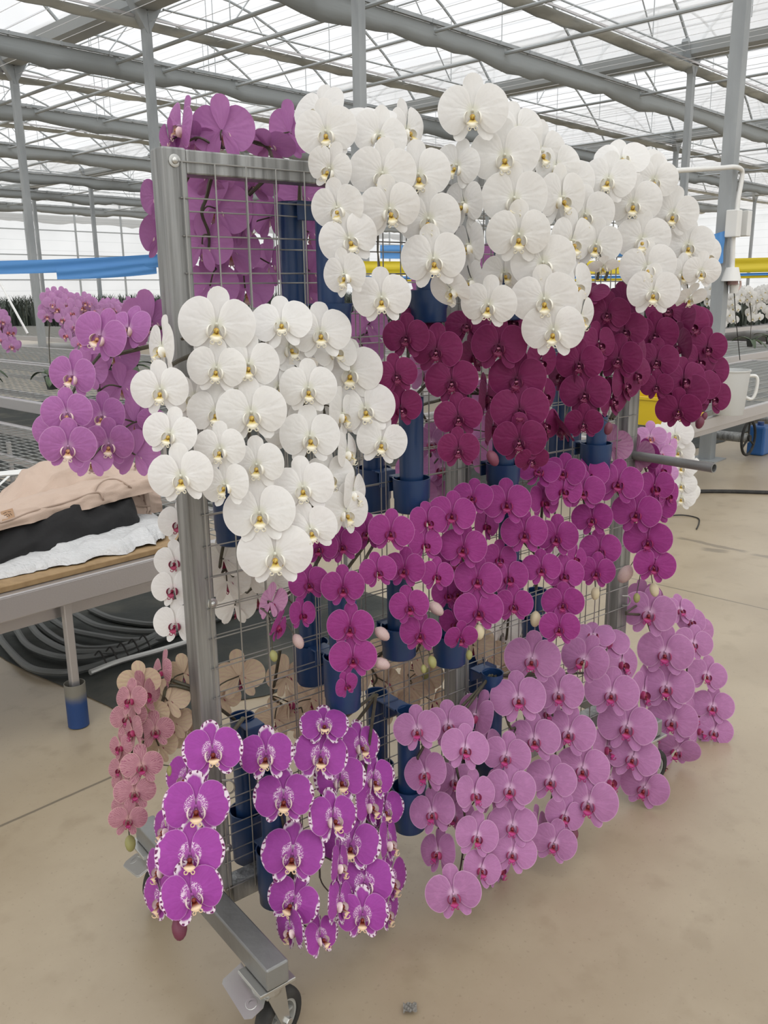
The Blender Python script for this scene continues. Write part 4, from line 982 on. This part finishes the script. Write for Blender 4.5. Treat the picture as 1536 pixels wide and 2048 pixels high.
for i, (px, py, lb) in enumerate(((1405, 765, 'white potted orchid just left of the right column'), (1492, 778, 'white potted orchid right of the column, nearest the bucket handle'), (1530, 770, 'white potted orchid at the right edge of the picture'), (1560, 760, 'white potted orchid cut off by the right edge of the picture'))):
    p = onnb(px, py, -5.6); p.z = .60
    potted(p, .92, 'white', 3, 14, .17, lb, 'white potted orchids behind the bucket', 50+i, Vector((-.34, .10, 0)) if i else Vector((.1, -.2, 0)), .5)
def foliage(a0, a1, b0, b1, z0, hl, n, seed, label, wd=.03, name='foliage'):
    r_ = random.Random(seed); mb = MB()
    for k in range(n):
        a, b = r_.uniform(a0, a1), r_.uniform(b0, b1); o = BP(a, b, z0); h_ = hl*r_.uniform(.55, 1.1); az = r_.uniform(0, 6.28); d = Vector((math.cos(az), math.sin(az), 0)); s = Vector((-d.y, d.x, 0)); w = wd*r_.uniform(.7, 1.3); rr = h_*r_.uniform(.1, .45)
        vs = []
        for i in range(4):
            t = i/3; c = o+UP*(h_*(t-.25*t*t*t))+d*(rr*t*t); ww = w*(1-t)**.6*(.6+.8*t) if i < 3 else 0.002
            vs += [c-s*ww, c+s*ww]
        mb.add(vs, [(0,1,3,2),(2,3,5,4),(4,5,7,6)])
    o = mb.build(name, M_leafd, None, at=BP((a0+a1)/2, (b0+b1)/2, z0)); tag(o, label, 'seedlings', kind='stuff'); return o
M_leafd = mat('seedling_leaf', (.045, .058, .045), .5, noise=((2, 2, 2), (.075, .088, .07), .4, .7))
foliage(9.5, 30, -28.8, -24.5, .70, 1.12, 9000, 3, 'dense dark seedlings standing on the far benches at left', .028)
foliage(13.5, 34, -13.5, -9.2, .55, .95, 7000, 5, 'dense green plants on the benches behind the white potted orchids', .05)
mb = MB(); mb.rbox(9, 31, -29, -24.3, .60, .70, BP); o = mb.build('far_bench', M_alu, None, at=BP(20, -26, .6)); tag(o, 'far bench under the dark seedlings at left', 'bench')
mb = MB(); mb.rbox(13, 34, -13.6, -9.0, .45, .55, BP); o = mb.build('far_bench', M_alu, None, at=BP(23, -11, .5)); tag(o, 'far bench under the green plants behind the white potted orchids', 'bench')
# tilted cane in the bench at far left
mb = MB(); mb.bar(att(-6, 555, 8.6), att(56, 668, 8.2), .012, 6); o = mb.build('white_cane', M_wp, None, True, at=att(0, 560, 8.6)); tag(o, 'thin white cane slanting across the view at far left', 'cane')
# paper tag on the wire bench at the left edge
A0 = onz(-5, 944, .605); tg = empty('paper_tag', A0, 'white paper tag hanging on the wire bench at the left edge', 'tag')
mb = MB(); e1_, e2_ = onz(48, 938, .612), onz(48, 948, .605); b1_, b2_ = onz(-8, 944, .612), onz(-8, 952, .605)
mb.add([b1_, e1_, e2_, b2_, b1_+UP*.001, e1_+UP*.001, e2_+UP*.001, b2_+UP*.001], [(3,2,1,0),(4,5,6,7),(0,1,5,4),(1,2,6,5),(2,3,7,6),(3,0,4,7)])
mb.build('strip', mat('paper', (.72, .72, .70), .7), tg)
mb = MB(); t0_ = onz(18, 952, .603); t1_ = onz(-4, 972, .60); mb.sq(t0_, t1_, .016, .001); mb.build('tail', mat('paper_tail', (.72, .72, .70), .7), tg)
# ------------------------------------------------------------------ orchid sprays on the rack
G1 = 'white orchid sprays along the top of the rack'; G2 = 'white orchid sprays of the left cascade'; G3 = 'wine red orchid sprays'; G4 = 'magenta orchid sprays'
G5 = 'lilac orchid sprays'; G6 = 'variegated purple orchid sprays'; G7 = 'violet orchid sprays'; G8 = 'veined peach orchid sprays'; G9 = 'white orchid sprays with red lips'
S = spray
# top row, white
S('white', 'white orchid spray at the left end of the top row, beside the violet blooms', G1, .10, .20, (655, 402),
  [(640,218,108,-35,25,10,-.05),(652,260,118,-5,5,6),(661,334,95,-25,0,-18),(675,412,106,-12,0,8),(697,474,113,4,-2,12),(690,546,98,-35,-5,12)])
S('white', 'second white orchid spray of the top row, its last flower above the wine red', G1, .12, .22, (662, 404),
  [(812,256,108,55,5,0,-.06),(757,268,112,28,8,-18),(742,232,95,10,60,0,-.07),(765,343,124,2,0,-6),(778,414,120,14,0,4),(763,592,112,2,-4,0)])
S('white', 'white orchid spray with three large flowers stacked above the top centre blue tube', G1, .16, .23, (858, 430),
  [(836,346,124,2,2,0),(857,434,122,-3,0,6),(866,514,126,0,-3,0),(902,575,95,-35,-25,8,-.03)])
S('white', 'white orchid spray turned sideways in the gap between the two front facing white columns', G1, .10, .15, (860, 425),
  [(915,328,96,-28,5,-8),(930,403,104,-48,0,0),(940,486,104,-52,-3,0),(944,556,95,-58,-8,5),(977,605,105,0,-5,0,.05)])
S('white', 'white orchid spray with the topmost flower of all, falling in a broad front column', G1, .14, .26, (1008, 500),
  [(945,219,132,2,4,0),(1009,307,132,0,2,-2),(1028,392,128,0,0,0),(1037,465,122,0,-2,-2),(1086,521,122,4,-2,8),(1088,594,123,0,-3,5),(1107,656,119,0,-4,-3)],
  [(1093,519,48,'ivory',15)])
S('white', 'white orchid spray half hidden behind the column with the topmost white flower, facing right', G1, .03, .12, (1015, 480),
  [(1035,258,108,35,12,0),(1082,300,112,40,8,-8),(1112,328,100,30,8,0),(1121,391,118,50,0,0,.02),(1142,478,116,50,0,0,.02),(1149,567,104,58,0,0,.04),(1160,630,96,66,-5,0,.06),(1007,543,90,30,0,0)])
S('white', 'white orchid spray of small plain flowers between the central column and the right dome', G1, .06, .14, (1128, 520),
  [(1140,360,102,35,5,0),(1170,426,106,6,0,0),(1192,486,98,0,-3,0),(1207,530,62,10,-60,0)])
S('white', 'white orchid spray down the middle of the right dome, above the wine red sprays', G1, .08, .20, (1195, 560),
  [(1243,318,106,0,38,0),(1217,356,104,-4,10,-6),(1266,403,106,2,2,0),(1285,475,103,0,0,0),(1295,531,105,0,-2,4),(1306,580,101,2,-4,-4)])
S('white', 'rightmost white orchid spray of the top row, curving down beside the steel column', G1, .06, .16, (1210, 560),
  [(1285,330,90,20,30,0,-.04),(1308,357,92,14,8,-8),(1346,424,96,10,2,-6),(1376,487,94,14,0,-6),(1412,508,84,58,-3,0,-.03),(1363,545,74,28,-4,0,-.02),(1402,540,72,22,-6,-4,.03),(1379,592,64,30,-45,0,-.03)])
# left cascade, white
S('white', 'white orchid spray at the outer edge of the left cascade, overlapping the steel post', G2, .13, .22, (432, 690),
  [(327,690,116,-66,3,0),(321,776,110,-12,4,6),(340,864,102,-14,2,-12),(362,948,122,-10,0,8)])
S('white', 'white orchid spray of the left cascade topped by a large flower over the post', G2, .14, .22, (455, 880),
  [(433,646,143,0,6,0),(433,733,110,-3,2,0),(433,820,110,-12,0,0,-.02),(390,790,104,-20,0,0,-.08),(470,780,100,16,4,0,-.08),(441,894,102,-24,0,0),(451,966,102,-30,-2,8)])
S('white', 'longest white orchid spray of the left cascade, running to its lowest flower', G2, .15, .30, (470, 885),
  [(563,644,114,0,22,0,-.03),(497,725,118,0,4,-4),(502,821,132,0,2,0),(514,926,108,-8,0,4),(519,1022,136,-2,0,6),(550,1103,143,0,-4,-4),(556,770,108,20,0,0,-.16),(575,850,106,24,0,0,-.16),(560,975,106,14,0,0,-.15)])
S('white', 'white orchid spray in the middle of the left cascade, right of its longest spray', G2, .13, .24, (620, 890),
  [(641,662,117,0,5,0),(578,692,106,28,8,0,-.05),(616,773,110,8,2,0),(619,870,119,4,0,-4),(655,950,106,30,0,0,-.04),(606,971,119,-8,0,8,.02),(690,1020,106,34,-6,0,-.05),(621,1055,106,-10,-5,16,.02)])
S('white', 'white orchid spray at the right edge of the left cascade beside the wine red orchids', G2, .10, .18, (742, 825),
  [(700,740,124,2,5,0),(730,814,116,2,2,4),(763,880,100,2,-3,-5),(668,820,104,18,0,0,-.10)])
S('white', 'white orchid spray seen edge on down the right side of the left cascade', G2, .10, .16, (738, 830),
  [(668,700,100,30,20,0),(682,824,100,62,0,0),(692,900,100,66,0,0),(705,981,100,66,-4,0)])
# wine red row
S('dark', 'wine red orchid spray above the tall front tube, just right of the left white cascade', G3, .08, .16, (815, 797),
  [(841,640,82,0,25,0,-.03),(813,669,90,-4,4,4),(873,694,100,0,2,0),(792,745,82,0,0,4),(800,810,88,28,-4,0,-.03)])
S('dark', 'wine red orchid spray of three flowers falling left of the central wine red column', G3, .12, .20, (826, 796),
  [(935,646,86,-10,22,0,-.05),(904,756,98,-2,2,4),(917,828,90,-5,0,8),(917,893,82,-2,-5,4)], [(985,917,34,'plum',30)])
S('dark', 'central wine red orchid spray of large front facing flowers in a straight column', G3, .12, .22, (1010, 850),
  [(1026,640,88,10,25,0,-.05),(998,685,108,0,4,0),(1034,750,108,0,2,-3),(1039,813,107,0,0,0),(1039,873,100,0,-8,0),(1063,914,64,20,-35,0)])
S('dark', 'wine red orchid spray turned sideways between the two front facing wine red columns', G3, .05, .11, (1015, 850),
  [(946,706,82,42,0,0),(972,787,88,64,0,0),(985,848,92,62,-4,0),(1080,716,84,50,0,0,.02),(1086,784,84,55,0,0,.02),(1088,842,84,55,-4,0,.02)])
S('dark', 'wine red orchid spray below the white column, left half of the second wine red group', G3, .10, .18, (1128, 700),
  [(1175,583,84,-10,55,0,-.05),(1196,682,82,45,0,0,-.04),(1159,721,92,0,2,0),(1170,781,92,0,0,-4),(1167,841,72,0,-14,0)], [(1216,857,26,'plum',-10)])
S('dark', 'wine red orchid spray with drooping side petals left of the second wine red group', G3, .09, .14, (1126, 720),
  [(1128,742,88,-48,2,0),(1123,852,78,-66,-35,0)])
S('dark', 'wine red orchid spray under the right white dome, its upper flower facing forward', G3, .06, .15, (1195, 835),
  [(1248,600,80,150,20,0,-.04),(1214,622,84,0,8,4),(1249,656,88,2,3,0),(1237,711,90,0,0,0),(1222,794,82,52,-4,0,-.03),(1248,762,84,54,-3,0,-.03),(1268,700,80,58,0,0,-.05),(1270,742,80,58,0,0,-.05)])
S('dark', 'darkest wine red orchid spray beside the right post, ending in a small nearly black flower', G3, .02, .10, (1220, 838),
  [(1336,617,82,0,30,0,-.05),(1310,664,88,-2,2,0),(1313,716,84,0,0,0),(1313,768,60,0,-6,0)])
S('dark', 'rightmost wine red orchid spray, its dome standing against the steel column', G3, .0, .10, (1225, 838),
  [(1357,638,92,-50,10,0),(1378,648,86,28,8,30),(1391,640,76,30,12,0,-.05),(1357,688,90,-55,0,0),(1414,690,76,14,2,0,.02),(1396,716,82,38,0,0),(1420,737,78,28,0,0),(1367,753,82,30,0,0,.03),(1399,768,84,34,-2,0),(1425,789,78,38,-4,0),(1365,779,92,5,-4,0),(1357,815,82,0,-8,0,.03)],
  [(1360,807,26,'plum',10),(1399,845,26,'plum',-10),(1408,833,18,'plum',-20)])
# magenta row
S('magenta', 'magenta orchid spray starting under the lowest white flower, left end of the magenta row', G4, .10, .15, (610, 1170),
  [(638,1090,74,-14,2,0),(683,1086,76,0,5,6),(617,1161,78,10,0,0),(603,1224,66,36,-6,6),(543,1201,78,130,-20,0,-.02),(556,1247,70,68,-20,-20)], [(596,1283,40,'rose',25),(547,1312,24,'olive',10)])
S('magenta', 'magenta orchid spray with the lowest flower of the magenta row, drooping over a blue tube', G4, .13, .22, (672, 1168),
  [(735,1060,78,-20,15,0,-.05),(781,1058,88,2,6,0),(755,1138,74,10,2,4),(686,1169,84,-3,0,4),(700,1247,89,0,-2,0),(706,1310,88,0,-4,-4),(692,1367,54,32,-20,22)], [(763,1328,44,'rose',70),(764,1268,44,'rose',50)])
S('magenta', 'magenta orchid spray left of the dense magenta group, its tip over a blue tube', G4, .12, .18, (795, 1155),
  [(855,1038,78,24,12,0),(849,1083,74,30,2,0),(809,1132,82,-3,0,-5),(872,1146,70,30,-3,-8),(818,1207,78,-2,-3,5),(841,1261,82,0,-6,-5)], [(847,1338,18,'olive',0),(864,1324,26,'olive',15),(872,1218,44,'rose',50)])
S('magenta', 'magenta orchid spray in the middle of the row with small flowers crowded one above another', G4, .12, .20, (900, 1172),
  [(945,990,78,-10,18,0),(904,1023,92,0,8,0),(927,1089,92,0,3,-4),(955,1152,90,0,0,0),(957,1215,91,0,-4,0),(921,1270,66,22,-30,0)], [(958,1264,32,'cream',0),(938,1310,20,'olive',0)])
S('magenta', 'magenta orchid spray tucked behind the crowded middle one', G4, .06, .12, (905, 1172),
  [(970,1045,72,52,0,0),(912,1115,84,-14,0,0),(895,1184,66,24,-3,0),(918,1178,82,-20,-3,0),(912,1241,68,-24,-10,0)])
S('magenta', 'magenta orchid spray of three narrow flowers in the gap right of the dense group', G4, .11, .16, (1018, 1012),
  [(998,1112,70,22,0,-8),(1016,1149,80,20,-2,0),(1027,1204,76,6,-6,0)])
S('magenta', 'magenta orchid spray with the big flower at the crest of the magenta row', G4, .13, .21, (1022, 1012),
  [(1079,940,80,0,35,0,-.05),(1013,1000,95,0,10,0),(1049,1060,89,0,5,0),(1083,1132,75,-3,2,0),(1128,1144,77,8,0,0,-.02),(1126,1201,78,0,-2,-3),(1119,1250,77,0,-5,-4)], [(1070,1238,32,'cream',-5)])
S('magenta', 'magenta orchid spray partly hidden behind the crest of the magenta row', G4, .06, .12, (1072, 1180),
  [(1085,998,78,50,5,0),(1127,940,80,-3,20,0),(1125,975,80,26,6,-10),(1113,1068,84,2,2,0,.03),(1150,1112,58,48,0,0)])
S('magenta', 'magenta orchid spray in front of the right post gap, two dark flowers at its end', G4, .07, .14, (1185, 930),
  [(1176,945,80,5,20,0),(1165,977,82,6,6,0),(1185,1032,76,-14,0,8),(1200,1095,80,2,-2,4),(1193,1138,72,0,-8,0)], [(1190,1187,26,'cream',0),(1225,1090,44,'rose',40)])
S('magenta', 'rightmost magenta orchid spray crossing the right post and ending in two buds', G4, .09, .17, (1195, 930),
  [(1236,960,94,0,8,0),(1273,1020,90,0,4,0),(1296,1075,88,0,0,0),(1308,1126,78,8,-5,-8)], [(1308,1180,28,'cream',15),(1273,1196,20,'olive',0),(1250,1148,50,'rose',-30)])
S('magenta', 'dusky magenta orchid spray above the steel arm, facing right beside the pipe', G4, -.02, .05, (1205, 935),
  [(1222,888,84,170,0,0),(1270,905,78,150,0,0),(1289,912,74,-34,2,0),(1323,935,60,58,0,0),(1308,968,78,30,0,0),(1335,985,62,50,-4,0),(1310,1010,78,10,-4,0,-.05)])
# lilac row
S('lilac', 'lilac orchid spray at the left end of the lilac row, beside the hooked blue tube', G5, .12, .16, (985, 1350),
  [(835,1453,92,-8,5,4),(852,1540,94,-36,0,4),(866,1619,92,-28,0,4),(878,1698,90,-46,-3,0)])
S('lilac', 'lilac orchid spray with the lowest flower of the lilac row hanging at its tip', G5, .16, .27, (980, 1350),
  [(897,1444,94,4,5,0,-.05),(929,1491,94,24,4,-6),(948,1581,90,38,0,0),(953,1666,90,24,-2,-4),(962,1731,84,34,-6,-4),(907,1781,104,-3,-12,8)])
S('lilac', 'lilac orchid spray standing sideways behind the second lilac column', G5, .08, .14, (982, 1350),
  [(953,1424,98,-42,5,-20),(972,1487,84,52,0,0),(909,1555,84,10,0,0),(905,1625,84,5,0,0),(986,1584,90,55,0,0),(996,1656,90,58,0,0),(998,1728,90,60,-4,0)])
S('lilac', 'lilac orchid spray left of the crest, falling in a straight front column', G5, .13, .24, (990, 1350),
  [(1037,1390,106,0,6,4),(1013,1506,90,-6,2,0,.02),(1068,1472,100,2,4,0,-.02),(1020,1571,95,-3,0,-4,.02),(1025,1645,93,0,-2,-3,.02),(1025,1699,89,0,-6,-6,.02)])
S('lilac', 'lilac orchid spray topped by the single highest front facing lilac flower', G5, .10, .22, (1000, 1352),
  [(1064,1311,106,0,4,0),(1117,1380,98,2,4,0),(1138,1458,102,0,3,-3),(1102,1554,93,-6,0,-8,.02),(1129,1625,80,18,-4,-10),(1109,1680,86,0,-10,-10)], [(1146,1668,30,'plum',0)])
S('lilac', 'lilac orchid spray right of the middle, its last flower the broadest over bare floor', G5, .10, .22, (1005, 1352),
  [(1170,1313,96,-20,4,-14),(1092,1420,66,30,0,0,-.06),(1165,1530,101,0,0,-4),(1177,1597,110,0,-4,-3)])
S('lilac', 'lilac orchid spray along the right edge of the lilac mass, last flower tilted', G5, .07, .18, (1010, 1352),
  [(1186,1268,84,0,45,0,-.03),(1213,1280,86,5,30,0,-.03),(1223,1380,99,2,4,-3),(1254,1446,107,0,2,-3),(1266,1508,97,3,-2,-8),(1290,1568,93,-3,-14,-10)])
S('lilac', 'lilac orchid spray of side facing flowers behind the right edge of the main lilac mass', G5, .02, .10, (1012, 1352),
  [(1242,1319,94,50,5,0),(1285,1376,98,56,0,0),(1309,1456,94,60,0,0),(1213,1487,96,58,0,0,.03),(1218,1552,94,60,-2,0,.04),(1324,1528,80,64,-5,0),(1073,1651,84,60,0,0,.06)])
S('lilac', 'lilac orchid spray apart at far right, its left column of large flowers below two buds', G5, .02, .12, (1252, 1225),
  [(1290,1188,70,150,20,0,-.03),(1299,1219,102,0,5,-3),(1330,1298,103,0,4,0),(1333,1367,99,0,0,-2),(1345,1434,95,2,-6,-8),(1355,1493,84,0,-40,-15)])
S('lilac', 'lilac orchid spray at the outermost right edge, curving down above the far caster', G5, -.03, .06, (1252, 1228),
  [(1360,1216,64,35,20,0),(1380,1238,66,40,10,0),(1396,1258,68,45,8,0),(1386,1282,72,20,4,-6,.03),(1413,1345,75,14,2,-4,.03),(1386,1422,80,60,0,0),(1425,1408,76,8,0,-3,.03),(1398,1452,80,58,0,0),(1428,1457,72,8,-8,-3,.03)])
# variegated purple
S('harl', 'variegated purple orchid spray down the left post, four flowers above a plum bud', G6, .12, .24, (488, 1435),
  [(425,1495,117,0,6,-3),(392,1605,129,-3,2,-2),(380,1701,126,0,0,-3),(383,1781,122,2,-8,8)], [(358,1857,46,'plum',0)])
S('harl', 'variegated purple orchid spray turned left, pale lips showing beside the left post', G6, .06, .14, (486, 1435),
  [(375,1547,104,-44,0,0),(333,1650,92,-66,0,0),(322,1728,100,-66,0,0),(325,1788,112,-64,-8,0)])
S('harl', 'variegated purple orchid spray right of the front blue tube, tilted flowers at its tip', G6, .10, .20, (545, 1540),
  [(533,1503,108,-10,4,0),(567,1588,115,-3,2,0),(585,1701,124,0,-2,-4),(587,1795,104,-24,-8,-26),(583,1851,90,-56,-8,-8),(640,1867,86,42,-8,16)])
S('harl', 'variegated purple orchid spray with the uppermost purple flower, over the wire mesh', G6, .09, .20, (750, 1388),
  [(648,1446,94,0,28,0),(640,1505,110,8,4,-4),(679,1551,104,22,0,0,-.04),(665,1628,108,36,0,-6),(677,1722,94,64,0,0),(677,1797,104,66,-8,0)])
S('harl', 'variegated purple orchid spray of three broad flowers at the right, ending nearest the floor shade', G6, .13, .22, (752, 1388),
  [(702,1682,112,2,2,-3),(729,1759,112,0,-2,0),(725,1822,102,2,-10,0)], [(715,1856,24,'plum',0)])
S('harl', 'variegated purple orchid spray seen from the side along the right edge of the purple group', G6, .05, .15, (755, 1388),
  [(687,1513,94,55,0,0),(719,1484,94,42,8,0),(746,1551,94,30,2,0),(737,1601,102,60,0,0),(768,1612,88,34,0,0,-.04),(775,1676,98,64,0,0),(780,1751,108,60,-4,0,-.03),(772,1815,94,58,-10,0,-.03)])
# violet, at the left and behind the top
S('violet', 'violet orchid spray reaching left past the post, two front facing flowers at its tip', G7, -.06, .10, (470, 640),
  [(301,640,122,150,10,0,-.05),(258,655,100,-40,30,0,-.04),(202,668,106,-26,4,-22),(146,748,96,-34,2,-14),(105,858,88,-40,0,0,-.04),(134,823,95,-8,0,0),(136,889,104,-2,-4,-3)])
S('violet', 'violet orchid spray inside the left overhang, behind the front facing violet flowers', G7, -.10, .02, (480, 650),
  [(228,706,96,165,0,0),(172,740,88,150,0,0),(243,772,92,170,0,0),(205,829,92,-30,0,0,.03),(268,842,96,165,0,0),(218,884,96,-10,-3,0,.03),(271,908,98,155,-10,0),(182,918,84,170,-20,0),(303,838,56,20,0,0,-.04)])
S('violet', 'violet orchid spray standing above the top left corner of the rack, seen from behind', G7, -.16, -.22, (545, 318),
  [(580,262,112,140,4,0),(536,290,104,160,45,0),(444,258,124,176,0,0),(390,284,94,170,30,0,-.04),(364,250,110,-72,8,-12),(340,280,82,-120,0,0)], ws=-.12)
S('violet', 'violet orchid spray hanging behind the top left mesh, nearest the post', G7, -.14, -.20, (425, 345),
  [(420,352,96,170,30,0),(431,414,134,176,0,4),(405,486,114,165,0,0),(461,500,116,178,0,0),(420,570,112,175,0,0)], ws=-.09)
S('violet', 'violet orchid spray behind the top left mesh, seen edge on beside the blue tube', G7, -.14, -.20, (545, 345),
  [(505,370,100,160,50,0),(484,437,104,120,0,-15),(540,433,96,150,0,0),(540,525,98,130,0,0),(491,575,110,170,-10,0)], ws=-.09)
S('violet', 'violet orchid spray behind the mesh between the two blue tubes at top left', G7, -.18, -.22, (600, 365),
  [(605,390,106,175,5,0),(618,462,100,165,0,0),(620,540,96,160,0,0),(612,590,90,150,0,0)], ws=-.16)
S('violet', 'violet orchid spray outside the left post near its top, only its edge showing', G7, -.16, -.22, (380, 345),
  [(316,392,96,-130,0,0),(318,470,104,-130,0,0)], ws=-.09)
S('violet', 'violet orchid spray glimpsed behind the mesh below the upper white sprays', G7, -.16, -.22, (900, 545),
  [(870,560,92,170,0,0),(845,610,84,150,0,0),(975,530,80,165,0,0),(735,648,84,160,0,0),(728,700,80,170,0,0)], ws=-.12)
S('lilac', 'lilac orchid spray behind the mesh beside the tall front tube under the wine red row', G5, -.15, -.22, (880, 800),
  [(850,740,84,168,0,0),(862,880,78,20,0,0),(885,930,84,-20,0,0),(872,985,80,10,-5,0),(945,905,84,170,0,0)], ws=-.11)
S('lilac', 'lilac orchid spray behind the mesh at the left foot of the middle post', G5, -.15, -.20, (965, 790),
  [(960,800,84,170,0,0),(975,860,84,165,0,0),(830,935,76,170,0,0),(838,985,72,160,0,0)], ws=-.11)
# peach, lower left and behind the lower mesh
S('peach', 'veined peach orchid spray outside the foot of the left post, its column facing left', G8, -.12, -.02, (395, 1378),
  [(325,1340,80,-62,6,0),(279,1362,84,165,8,0),(287,1384,88,40,2,0,.02),(256,1432,76,-24,0,0),(242,1490,66,-50,0,0),(242,1535,66,-48,0,0),(300,1425,78,160,0,0,-.04),(262,1395,76,-40,0,0),(250,1560,70,-40,0,0,-.02),(252,1610,66,-30,-4,0,-.02)], ws=-.06)
S('peach', 'veined peach orchid spray beside the left post, lowest flower over the dark caster', G8, -.10, .0, (398, 1384),
  [(367,1345,78,160,6,0),(335,1400,84,170,0,0),(310,1458,75,0,3,0,.02),(345,1445,78,168,0,0,-.03),(318,1490,76,160,0,0,-.03),(267,1458,78,-66,0,0),(283,1529,82,0,0,0,.02),(269,1581,79,2,-2,-3,.02),(256,1636,72,6,-8,-10,.03)], [(260,1687,32,'olive',0),(341,1543,24,'olive',0)], ws=-.06)
S('peach', 'veined peach orchid spray behind the mesh above the lower left tube, showing pale backs', G8, -.14, -.18, (470, 1440),
  [(479,1350,100,172,0,0),(375,1458,80,165,-10,0,.04),(440,1395,80,165,0,0)], ws=-.12)
S('peach', 'veined peach orchid spray behind the lower mesh left of the magenta tip', G8, -.14, -.20, (560, 1300),
  [(573,1352,86,150,0,0),(578,1402,86,100,0,0),(550,1436,84,160,0,0),(622,1396,88,170,0,0),(610,1440,80,168,0,0)], ws=-.12)
S('peach', 'veined peach orchid spray behind the lower mesh between the magenta tips', G8, -.14, -.20, (790, 1280),
  [(772,1300,88,150,0,0),(772,1362,90,120,0,0),(790,1410,84,160,0,0),(745,1345,84,170,0,0)], ws=-.12)
S('peach', 'veined peach orchid spray behind the mesh left of the middle post foot', G8, -.14, -.20, (850, 1270),
  [(825,1312,88,165,0,0),(850,1352,86,150,0,0),(818,1372,84,170,0,0),(866,1400,82,140,0,0)], [(850,1345,28,'olive',0)], ws=-.12)
S('peach', 'veined peach orchid spray behind the mesh right of the middle post', G8, -.14, -.20, (965, 1250),
  [(948,1290,86,170,0,0),(975,1305,86,165,0,0),(990,1350,84,150,0,0),(1000,1400,80,160,0,0)], ws=-.12)
S('blush', 'white orchid spray with dark red lips hanging outside the left post', G9, -.16, -.10, (400, 1000),
  [(360,1042,86,-22,2,0),(350,1119,80,-24,0,0),(347,1173,83,-20,0,0),(352,1243,86,-20,-3,0)], ws=-.10)
S('blush', 'white orchid spray behind the mesh right of the left post, seen from behind', G9, -.14, -.20, (462, 1010),
  [(447,1116,88,172,0,0),(454,1160,90,165,0,0),(497,1146,92,175,0,0),(516,1190,86,170,0,0),(545,1165,88,160,0,0),(470,1210,84,165,-5,0)], ws=-.12)
S('blush', 'white orchid spray behind the mesh under the magenta row near the middle post', G9, -.16, -.22, (1020, 1190),
  [(1010,1300,84,172,0,0),(1040,1270,86,168,0,0),(1000,1255,84,165,0,0),(1160,1090,84,165,0,0),(1120,1110,84,165,0,0)], ws=-.12)
# beyond the rack's right end
S('white', 'white orchid spray of five small stacked flowers beyond the right end of the rack', G1, .0, .04, (1330, 850),
  [(1330,872,66,-4,14,0),(1350,868,66,6,6,0,-.02),(1357,900,58,0,2,0),(1362,932,58,10,0,0),(1362,967,58,0,0,0),(1362,993,56,0,-3,0),(1384,985,44,50,0,0,.05),(1384,930,44,50,0,0,.05)], dist=3.35, ws=.1)
S('bright', 'bright pink orchid spray above the steel arm beyond the right post', G7, .0, .04, (1290, 860),
  [(1300,872,60,8,6,0),(1320,905,58,10,0,0),(1338,890,50,60,0,0,.04),(1333,945,54,40,0,0,.05)], dist=3.2, ws=.1)

# ------------------------------------------------------------------ light
w = bpy.data.worlds.new('world'); SC.world = w; w.use_nodes = True; nt = w.node_tree
bg = nt.nodes['Background']; tc = N(nt, 'ShaderNodeTexCoord'); s = N(nt, 'ShaderNodeSeparateXYZ'); nt.links.new(tc.outputs['Generated'], s.inputs[0])
nz = N(nt, 'ShaderNodeTexNoise'); nz.inputs['Scale'].default_value = 2.2; nz.inputs['Detail'].default_value = 4; nt.links.new(tc.outputs['Generated'], nz.inputs[0])
f = mth(nt, 'ADD', sstep(nt, s.outputs[2], -.05, .9), mth(nt, 'MULTIPLY', mth(nt, 'SUBTRACT', nz.outputs[0], .5), .3))
nt.links.new(mixc(nt, f, (.93, .95, .97), (1., 1.01, 1.02)), bg.inputs['Color'])
bg.inputs['Strength'].default_value = WORLD
sl = bpy.data.lights.new('sun', 'SUN'); sl.energy = SUN; sl.angle = math.radians(70); sl.color = (1., .975, .94)
so = bpy.data.objects.new('sun', sl); COL.objects.link(so)
so.rotation_euler = Vector((-.15, .62, -.78)).to_track_quat('-Z', 'Y').to_euler()
vs = SC.view_settings; vs.view_transform = 'Standard'; vs.look = 'None'; vs.gamma = 1; vs.use_curve_mapping = False; vs.exposure = EXPO
cy = SC.cycles; cy.max_bounces = 8; cy.diffuse_bounces = 4; cy.glossy_bounces = 3; cy.transmission_bounces = 6; cy.transparent_max_bounces = 12; cy.caustics_reflective = False; cy.caustics_refractive = False
